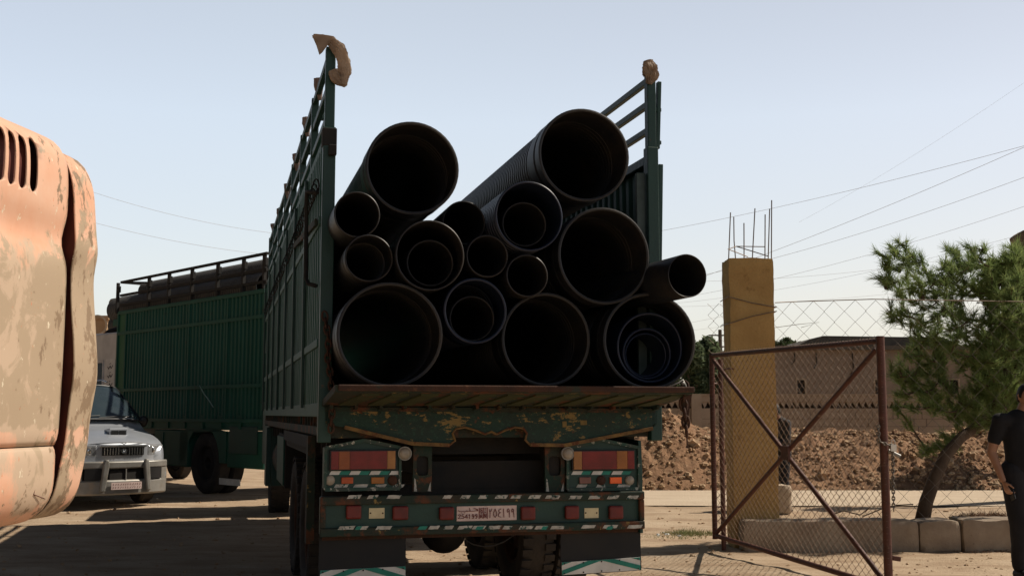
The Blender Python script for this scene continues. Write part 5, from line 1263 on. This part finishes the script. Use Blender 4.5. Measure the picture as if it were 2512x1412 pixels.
# ================================================================== OLD ORANGE TRUCK AT THE LEFT
m_or, nt_, p_ = new_mat('flaking_orange_paint')
def orange():
    nt = nt_; p = p_; tc = nt.nodes.new('ShaderNodeTexCoord'); g = tc.outputs['Object']
    def mp(sc_, loc=(0,0,0)):
        m = nt.nodes.new('ShaderNodeMapping'); m.inputs['Scale'].default_value = sc_; m.inputs['Location'].default_value = loc; nt.links.new(g, m.inputs[0]); return m.outputs[0]
    n1 = noise_node(nt, 2.2, 6, .65, g); n2 = noise_node(nt, 1.6, 8, .6, mp((1,1,.6),(3,1,2))); n3 = noise_node(nt, 9, 8, .7, mp((1,1,.55),(7,2,1))); n4 = noise_node(nt, 5, 9, .7, mp((1,1,.8),(1,9,4)), .6)
    c = mixc(nt, ramp(nt, n1.outputs['Fac'], .35, .65).outputs[0], (.63,.335,.215), (.66,.42,.30))
    # patches of older, browner paint and primer; more of it low down
    sp = nt.nodes.new('ShaderNodeSeparateXYZ'); nt.links.new(g, sp.inputs[0])
    mr0 = nt.nodes.new('ShaderNodeMapRange'); mr0.inputs[1].default_value = 1.0; mr0.inputs[2].default_value = 2.9; nt.links.new(sp.outputs['Z'], mr0.inputs[0])
    zr = nt.nodes.new('ShaderNodeValToRGB'); nt.links.new(mr0.outputs[0], zr.inputs[0]); E_ = zr.color_ramp.elements
    g_ = lambda v: (v, v, v, 1)
    E_[0].position = 0; E_[0].color = g_(.12); E_[1].position = 1; E_[1].color = g_(.03)
    for p1, v1 in ((.205,.12),(.215,.06),(.245,.06),(.27,.27),(.50,.25),(.70,.20),(.76,.09)): k1 = E_.new(p1); k1.color = g_(v1)
    mr = nt.nodes.new('ShaderNodeMath'); mr.operation = 'SUBTRACT'; nt.links.new(zr.outputs[0], mr.inputs[0]); mr.inputs[1].default_value = .10
    def addm(a, b): m = nt.nodes.new('ShaderNodeMath'); m.operation = 'ADD'; nt.links.new(a, m.inputs[0]); nt.links.new(b, m.inputs[1]); return m.outputs[0]
    my = nt.nodes.new('ShaderNodeMapRange'); my.inputs[1].default_value = .10; my.inputs[2].default_value = .62; my.inputs[3].default_value = -.02; my.inputs[4].default_value = .09; nt.links.new(sp.outputs['Y'], my.inputs[0])
    edge_ = addm(mr.outputs[0], my.outputs[0])
    cy = nt.nodes.new('ShaderNodeMapRange'); cy.inputs[1].default_value = .60; cy.inputs[2].default_value = .68; cy.inputs[3].default_value = 0; cy.inputs[4].default_value = -.10; nt.links.new(sp.outputs['Y'], cy.inputs[0])
    c = mixc(nt, ramp(nt, addm(addm(n2.outputs['Fac'], mr.outputs[0]), cy.outputs[0]), .52, .56).outputs[0], c, (.48,.36,.26))
    c = mixc(nt, ramp(nt, addm(n4.outputs['Fac'], edge_), .585, .64).outputs[0], c, (.38,.29,.20))
    c = mixc(nt, ramp(nt, addm(n3.outputs['Fac'], my.outputs[0]), .62, .65).outputs[0], c, (.24,.17,.11))
    c = mixc(nt, ramp(nt, noise_node(nt, 14, 8, .7, mp((1,1,.6),(2,6,9))).outputs['Fac'], .64, .66).outputs[0], c, (.66,.58,.44))
    c = mixc(nt, ramp(nt, noise_node(nt, 30, 6, .7, mp((1,1,.5),(4,4,4))).outputs['Fac'], .66, .70).outputs[0], c, (.60,.16,.06))
    nt.links.new(c, p.inputs['Base Color']); p.inputs['Roughness'].default_value = .62; p.inputs['Specular IOR Level'].default_value = .3
    b = nt.nodes.new('ShaderNodeBump'); b.inputs['Strength'].default_value = .35; b.inputs['Distance'].default_value = .004
    nt.links.new(addm(n2.outputs['Fac'], n3.outputs['Fac']), b.inputs['Height']); nt.links.new(b.outputs[0], p.inputs['Normal'])
orange()
OF = Frame(-2.262, 5.0, R(-7.0))
ot = empty('old_truck', 'old truck body with flaking orange paint and louvre slots, filling the left foreground', 'truck', OF)
# outward profile (offset to +x, height) of the side skin
def op(z):   # offset as a function of height for the main panel
    pts = [(.95,-.30),(1.0,-.18),(1.06,-.08),(1.14,-.02),(1.22,.0),(1.395,.0),(1.41,-.012),(1.43,.0),(1.75,.012),(2.20,.012),(2.28,.0),(2.36,-.016),(2.42,-.010),(2.50,.0),(2.78,-.004),(2.84,-.02),(2.90,-.06),(2.945,-.13),(2.97,-.25),(2.985,-.5)]
    return pts
prof = op(0)
def skin(name, y0, y1, prof, th=.006, ny=10, edge=0, slots=None, parent=ot, mat=m_or, warp=.0, rot=None):
    # refine profile
    P = []
    for (z0, o0), (z1, o1) in zip(prof, prof[1:]):
        n_ = max(1, int(max(abs(z1-z0), abs(o1-o0))/.03))
        for k in range(n_): P.append((z0+(z1-z0)*k/n_, o0+(o1-o0)*k/n_))
    P.append(prof[-1]); 
    # smooth
    for _ in range(2): P = [P[0]] + [((a[0]+2*b_[0]+c[0])/4, (a[1]+2*b_[1]+c[1])/4) for a, b_, c in zip(P, P[1:], P[2:])] + [P[-1]]
    mb = MB(); m = len(P)
    for j in range(ny+1):
        y = y0+(y1-y0)*j/ny
        for z, o_ in P:
            dx = 0
            if edge and y > y1-edge: t = (y-(y1-edge))/edge; dx = -edge*(1-sqrt(max(0,1-t*t)))
            mb.v.append((o_+dx+warp*noise.noise(V((y*4, z*4, 1))), y, z))
    for j in range(ny):
        for k in range(m-1): a = j*m+k; mb.f.append((a, a+1, a+m+1, a+m)); mb.m.append(0)
    o = mb.build(name, mat, parent, smooth=True, fix=False)
    md = o.modifiers.new('t', 'SOLIDIFY'); md.thickness = th; md.offset = -1 if th > 0 else 1
    return o
m_redin = M('dark_red_inner_paint', (.10,.018,.010), (.06,.012,.008), 5, .7)
prof_main = [(z if z < 2.6 else z+.05*(z-2.6)/.15 if z < 2.75 else z+.05, o_) for z, o_ in [(1.0,-.45),(1.02,-.25),(1.045,-.12),(1.085,-.05),(1.14,-.015),(1.22,.0),(1.385,.0),(1.398,-.012),(1.412,-.012),(1.425,.0),(1.75,.010),(2.20,.012),(2.30,.006),(2.37,-.030),(2.42,-.034),(2.50,-.004),(2.56,.0),(2.66,-.002),(2.74,-.012),(2.80,-.035),(2.845,-.08),(2.87,-.15),(2.88,-.30),(2.885,-.6)]]
yM = OF.pxp(171, 700, 0).y
skin('lower_panel', -1.6, yM-.012, [(z, o_) for z, o_ in prof_main if z < 1.39] + [(1.394, -.016)], .006, 26, .035, warp=.006)
mp_ = skin('side_panel', -1.6, yM, [(1.404, -.014)] + [(z, o_) for z, o_ in prof_main if z > 1.42], .006, 26, .035, warp=.006)
cut = MB()
for k, (a, b_) in enumerate((((88,359),(79,449)),((62,350),(52,441)),((36,339),(25,432)),((9,328),(-2,422)),((-20,318),(-32,412)),((-48,307),(-61,402)))):
    A_, B_ = OF.pxp(*a, 0), OF.pxp(*b_, 0); a2 = V((A_.y, A_.z)); b2 = V((B_.y, B_.z)); d = (b2-a2).normalized(); nrm = V((-d.y, d.x)); hw = OF.pxp(a[0]+9, a[1], 0).y - A_.y
    P = [a2 + nrm*hw*cos(t) - d*hw*1.3*sin(t) for t in [pi*i/8 for i in range(9)]] + [b2 - nrm*hw*cos(t) + d*hw*1.3*sin(t) for t in [pi*i/8 for i in range(9)]]
    cut.prism([(p.x, p.y) for p in P], lambda u, v, d_: V((d_, u, v)), -.2, .08)
co_ = cut.build('cutter', m_redin, ot); bm_ = mp_.modifiers.new('b', 'BOOLEAN'); bm_.operation = 'DIFFERENCE'; bm_.object = co_; bm_.solver = 'EXACT'
bake(mp_); bpy.data.objects.remove(co_)
# dented lower door seam
b = MB(); q = [OF.pxp(x, y, .004) for x, y in ((98,1108),(97,1130),(93,1160),(89,1190),(84,1212),(112,1223))]; b.tube([V((.001, p.y, p.z)) for p in q], .0022, 5); b.build('panel_crack', m_redin, ot)
# recessed channel behind the gap and inside liner
skin('inner_liner', -1.6, yM+.05, [(z, o_-.07) for z, o_ in prof_main], .006, 6, mat=m_redin)
b = MB(); b.box(-.16,-.10,-1.5,yM-.1,2.66,2.70); b.beam((-.12,-.6,2.80),(-.12,.45,2.66),.02,.03); b.build('inner_brace', m_or, ot)
# rounded end piece: its outline bulges, tucks in below the shoulder and rolls under at the bottom
yS_ = OF.pxp(230, 800, 0).y; yE = yS_ + .10
sil = [(388,176),(396,192),(410,206),(432,217),(470,227),(520,231),(580,233),(622,235),(638,232),(655,226),(680,224),(740,226),(800,228),(860,232),(900,233),(930,231),(960,226),(985,222),(1005,219),(1030,216),(1060,214),(1090,211),(1110,207),(1130,203),(1150,199),(1170,194),(1190,190),(1205,183),(1220,176),(1238,166),(1252,150),(1262,130)]
pc = []
for y_, x_ in sil:
    p = OF.py(x_, y_, yS_); pc.append((p.z, p.x + .012 + .006*noise.noise(V((y_*.05, 1, 1)))))
pc = pc[::-1]; pc = [(pc[0][0]-.02, pc[0][1]-.35)] + pc + [(pc[-1][0]+.012, pc[-1][1]-.08), (pc[-1][0]+.02, pc[-1][1]-.6)]
skin('end_cowl', yM+.02, yE, pc, .006, 26, .15, warp=.008)
b = MB()
for i in range(len(pc)-1):
    a, c = pc[i], pc[i+1]
    b.add([(a[1], yM+.045, a[0]), (c[1], yM+.045, c[0]), (c[1]-.6, yM+.05, c[0]), (a[1]-.6, yM+.05, a[0])], [(0,1,2,3)])
b.build('cowl_return', m_redin, ot, fix=False)
# rest of the body: far end, floor, roof, off-side wall, wheel, axle
b = MB(); b.box(-2.3,-.40,-1.6,yE-.25,1.0,1.12); b.box(-2.3,-2.2,-1.6,yE-.3,1.12,2.85); b.box(-2.25,-.45,yE-.30,yE-.2,1.0,2.80); b.box(-2.25,-.5,-1.6,yE-.2,2.80,2.88); b.box(-2.25,-.03,-1.66,-1.605,1.06,2.86); b.build('body_shell', m_or, ot)
b = MB(); b.box(-1.7,-1.55,-2.2,yE-.4,.75,.98); b.box(-.85,-.7,-2.2,yE-.4,.75,.98); b.build('chassis_rail', m_dark, ot)
wheel(ot, -.55, -.27, -1.3, .5); wheel(ot, -2.2, -1.92, -1.3, .5)

# ================================================================== PEOPLE
def capsule(mb, pts, rs, n=14, flat=1.0, fdir=None):
    """closed tapered limb through joints; flat<1 squashes along fdir"""
    P = [V(p) for p in pts]; 
    for a, b_, r0, r1 in zip(P, P[1:], rs, rs[1:]):
        d = b_-a; L_ = d.length; d.normalize(); x = d.cross(V((0,1,.01))).normalized(); y = d.cross(x); prof = []
        for i in range(5): t = pi/2*i/4; prof.append((r0*sin(t), -r0*cos(t)*.9))
        for i in range(1, 4): prof.append((r0+(r1-r0)*i/4, L_*i/4))
        for i in range(5): t = pi/2*i/4; prof.append((r1*cos(t), L_+r1*sin(t)*.9))
        prof[0] = (.001, prof[0][1]); prof[-1] = (.001, prof[-1][1]); vs = []; 
        for r_, t in prof:
            for k in range(n):
                an = 2*pi*k/n; v = x*cos(an)*r_ + y*sin(an)*r_
                if fdir is not None: v -= fdir*v.dot(fdir)*(1-flat)
                vs.append(a + d*t + v)
        m_ = len(prof); fs = [(i*n+k, i*n+(k+1)%n, (i+1)*n+(k+1)%n, (i+1)*n+k) for i in range(m_-1) for k in range(n)]
        fs += [tuple(range(n))[::-1], tuple((m_-1)*n+k for k in range(n))]; mb.add(vs, fs)
def remesh(o, vox, sm=4):
    m_ = o.modifiers.new('r', 'REMESH'); m_.mode = 'VOXEL'; m_.voxel_size = vox; m_.use_smooth_shade = True
    s_ = o.modifiers.new('s', 'SMOOTH'); s_.iterations = sm; s_.factor = .5; bake(o); return o
def person(name, label, loc, rz, hgt, J, turn=0, hand_obj=None, beard=False, shirt=m_black, trou=m_jean, sleeve=.62):
    """local: faces -y, x to its left-hand side seen from the front (picture right); J overrides joints"""
    k = hgt/1.78; 
    D = dict(head=(0,-.01,1.655), neck=(0,.02,1.50), chest=(0,.02,1.34), belly=(0,.0,1.12), pelvis=(0,.01,.95),
             sR=(-.195,.02,1.43), eR=(-.245,.04,1.14), wR=(-.25,-.06,.90), sL=(.195,.02,1.43), eL=(.245,.04,1.14), wL=(.25,-.06,.90),
             hR=(-.095,.01,.92), kR=(-.105,-.02,.50), aR=(-.11,.03,.09), hL=(.095,.01,.92), kL=(.105,-.02,.50), aL=(.11,.03,.09)); D.update(J)
    D = {a: V(b_) for a, b_ in D.items()}; root = empty(name, label, 'person', loc=loc, rz=rz); root.scale = (k,k,k)
    fd = V((0,1,0)); b = MB()
    capsule(b, [D['pelvis'], D['belly'], D['chest'], D['chest']+V((0,0,.06))], [.145,.135,.155,.13], 18, .72, fd)
    capsule(b, [D['chest']+V((0,0,.06)), D['neck'], D['head']+V((0,.01,-.03))], [.075,.056,.052])
    for s in 'RL':
        capsule(b, [D['chest']+V((0,0,.07)), D['s'+s], D['e'+s], D['w'+s]], [.085,.062,.042,.028], 12)
        capsule(b, [D['pelvis'], D['h'+s], D['k'+s], D['a'+s]], [.10,.092,.058,.038], 14)
        a = D['a'+s]; capsule(b, [a+V((0,.02,-.04)), a+V((0,-.13,-.055))], [.038,.03])
        # hand: palm, four unequal curled fingers, thumb from the side of the palm
        w_ = D['w'+s]; d = (w_-D['e'+s]).normalized(); sx = 1 if s == 'R' else -1; fwd = V((0,-1,0)); fwd = (fwd - d*fwd.dot(d)).normalized(); ins = V((sx,0,0)); ins = (ins - d*ins.dot(d) - fwd*ins.dot(fwd)).normalized()
        pc_ = w_ + d*.055; capsule(b, [w_+d*.01, pc_+d*.03], [.026,.036], 12, .5, ins)
        for f in range(4):
            o_ = fwd*(.030-.020*f); l_ = (.078,.085,.078,.062)[f]; p0 = w_ + d*.088 + o_; p1 = p0 + (d*.9+ins*.25)*l_*.5; p2 = p1 + (d*.45+ins*.8)*l_*.35; p3 = p2 + (ins*.9-d*.2)*l_*.22
            capsule(b, [p0, p1, p2, p3], [.0095,.009,.008,.007], 8)
        p0 = w_ + d*.035 + fwd*.028; p1 = p0 + d*.03 + fwd*.028 + ins*.012; p2 = p1 + d*.035 + fwd*.006 + ins*.02; capsule(b, [p0, p1, p2], [.012,.010,.008], 8)
    # head with face
    h = D['head']; ct, st_ = cos(turn), sin(turn); rot = lambda x, y, z: h + V((x*ct - y*st_, x*st_ + y*ct, z))
    hb = MB(); N1, N2 = 24, 18; hv = []
    for i in range(N2+1):
        t = -pi/2 + pi*i/N2
        for j in range(N1):
            a = 2*pi*j/N1; x = cos(t)*cos(a)*.076; y = cos(t)*sin(a)*.096; z = sin(t)*.118
            f = max(0, -sin(a)*cos(t)); 
            if z < -.02: x *= 1 - .35*min(1, (-.02-z)/.1); y = y*(1-.15*min(1,(-.02-z)/.1)) - .008*min(1,(-.02-z)/.1)
            hv.append(rot(x, y, z))
    fs = [(i*N1+j, i*N1+(j+1)%N1, (i+1)*N1+(j+1)%N1, (i+1)*N1+j) for i in range(N2) for j in range(N1)]
    b.add(hv, fs)
    for pts, rs in ((((0,-.090,.015),(0,-.108,-.022)),(.008,.013)), (((-.012,-.094,-.028),(.012,-.094,-.028)),(.009,.009)), (((-.022,-.083,-.055),(.022,-.083,-.055)),(.010,.010)), (((-.02,-.078,-.10),(.02,-.078,-.10)),(.014,.014)),
                    (((-.045,-.082,.022),(-.012,-.092,.022)),(.009,.009)), (((.045,-.082,.022),(.012,-.092,.022)),(.009,.009)), (((-.077,.005,-.02),(-.080,.008,.02)),(.009,.013)), (((.077,.005,-.02),(.080,.008,.02)),(.009,.013))):
        capsule(b, [rot(*p) for p in pts], rs, 8)
    body = b.build('body', m_skin, root, smooth=True); remesh(body, .0065, 2)
    e_ = MB()
    for s in (-1,1): e_.ball(rot(s*.029,-.087,.002), .0105, 10, 8, (1.2,.6,.7)); e_.tube([rot(s*.045,-.086,.027), rot(s*.030,-.094,.031), rot(s*.012,-.095,.026)], .004, 5)
    e_.build('eyes_and_brows', m_hair, root, smooth=True)
    hr = MB(); hv = []; 
    for i in range(N2+1):
        t = -pi/2 + pi*i/N2
        for j in range(N1):
            a = 2*pi*j/N1; x = cos(t)*cos(a)*.086; y = cos(t)*sin(a)*.104; z = sin(t)*.128; fr = -sin(a)*cos(t)
            low = .055 if fr > .35 else (-.02 if fr > -.1 else -.055)
            sc_h = 1 + .03*noise.noise(V((x*40, y*40, z*40)))
            if z < low: z = low + (z-low)*.05; x *= .84; y *= .84
            hv.append(rot(x*sc_h, y*sc_h+.004, z*sc_h+.004))
    hr.add(hv, fs); hr.build('hair', m_hair, root, smooth=True)
    if beard:
        bd = MB(); capsule(bd, [rot(-.06,-.03,-.05), rot(-.035,-.075,-.09), rot(.0,-.088,-.10), rot(.035,-.075,-.09), rot(.06,-.03,-.05)], [.018,.02,.022,.02,.018], 8); bd.build('beard', m_hair, root, smooth=True)
    # clothes
    c = MB(); capsule(c, [D['pelvis']+V((0,0,-.03)), D['belly'], D['chest'], D['chest']+V((0,0,.075))], [.168,.158,.176,.150], 20, .74, fd)
    for s in 'RL':
        e2 = D['s'+s].lerp(D['e'+s], sleeve); capsule(c, [D['chest']+V((0,0,.075)), D['s'+s], e2], [.088,.072,.062 if sleeve < .9 else .055], 14)
        if sleeve > .9: capsule(c, [D['e'+s], D['w'+s]], [.055,.042], 12)
    so = c.build('shirt', shirt, root, smooth=True)
    for v in so.data.vertices:
        v.co += V((noise.noise(v.co*9), noise.noise(v.co*9+V((3,1,5))), 0))*.010
    remesh(so, .011, 4)
    c = MB(); capsule(c, [D['hR']+V((0,0,.05)), D['hL']+V((0,0,.05))], [.125,.125], 16, .9, fd)
    for s in 'RL':
        capsule(c, [D['h'+s]+V((0,0,.03)), D['k'+s], D['a'+s]+V((0,0,.03))], [.122,.088,.072], 16)
    to = c.build('trousers', trou, root, smooth=True)
    for v in to.data.vertices: v.co += V((noise.noise(v.co*8), noise.noise(v.co*8+V((3,1,5))), 0))*.012
    remesh(to, .011, 4)
    for s in 'RL':
        a = D['a'+s]; c = MB(); capsule(c, [a+V((0,.045,-.045)), a+V((0,-.06,-.045)), a+V((0,-.165,-.055))], [.046,.046,.036], 12); c.box(a.x-.045, a.x+.045, a.y-.19, a.y+.085, a.z-.095, a.z-.075)
        c.build('shoe', m_shoe, root, smooth='angle')
    if hand_obj:
        w_ = D['wR']; d = (w_-D['eR']).normalized(); c = MB(); c.box(-.006,.006,-.037,.037,-.075,.075); o = c.build('phone', m_blackpl, root, bevel=.004); o.location = w_ + d*.115 + V((.032,-.005,0)); o.rotation_euler = (R(-25), 0, 0)
    return root
pp = gnd(2498, 1412); 
pp = V((at(2522, 1400, 11.0).x, 11.0, 0))
person('person', 'man in black t-shirt and black trousers at the right edge holding a phone low', pp, R(8), 1.84,
       dict(head=(.07,-.01,1.655), neck=(.02,.02,1.50), kR=(-.10,-.07,.50), aR=(-.10,-.04,.10), aL=(.12,.12,.10), kL=(.11,.05,.50), sR=(-.20,.02,1.44), eR=(-.275,.05,1.15), wR=(-.235,-.05,.90)), hand_obj=True)
p2 = at(1916, 1100, 18.75)
person('person', 'dark-haired person behind the ochre pillar in dark clothes, looking down to the left', V((p2.x, 18.8, 0)), R(-70), 1.74,
       dict(head=(0,-.10,1.63), neck=(0,-.02,1.49), wR=(-.12,-.28,1.05), eR=(-.24,-.02,1.13), wL=(.10,-.28,1.05), eL=(.24,-.02,1.13)), shirt=m_greysh, trou=m_jean, beard=True, sleeve=1.0)
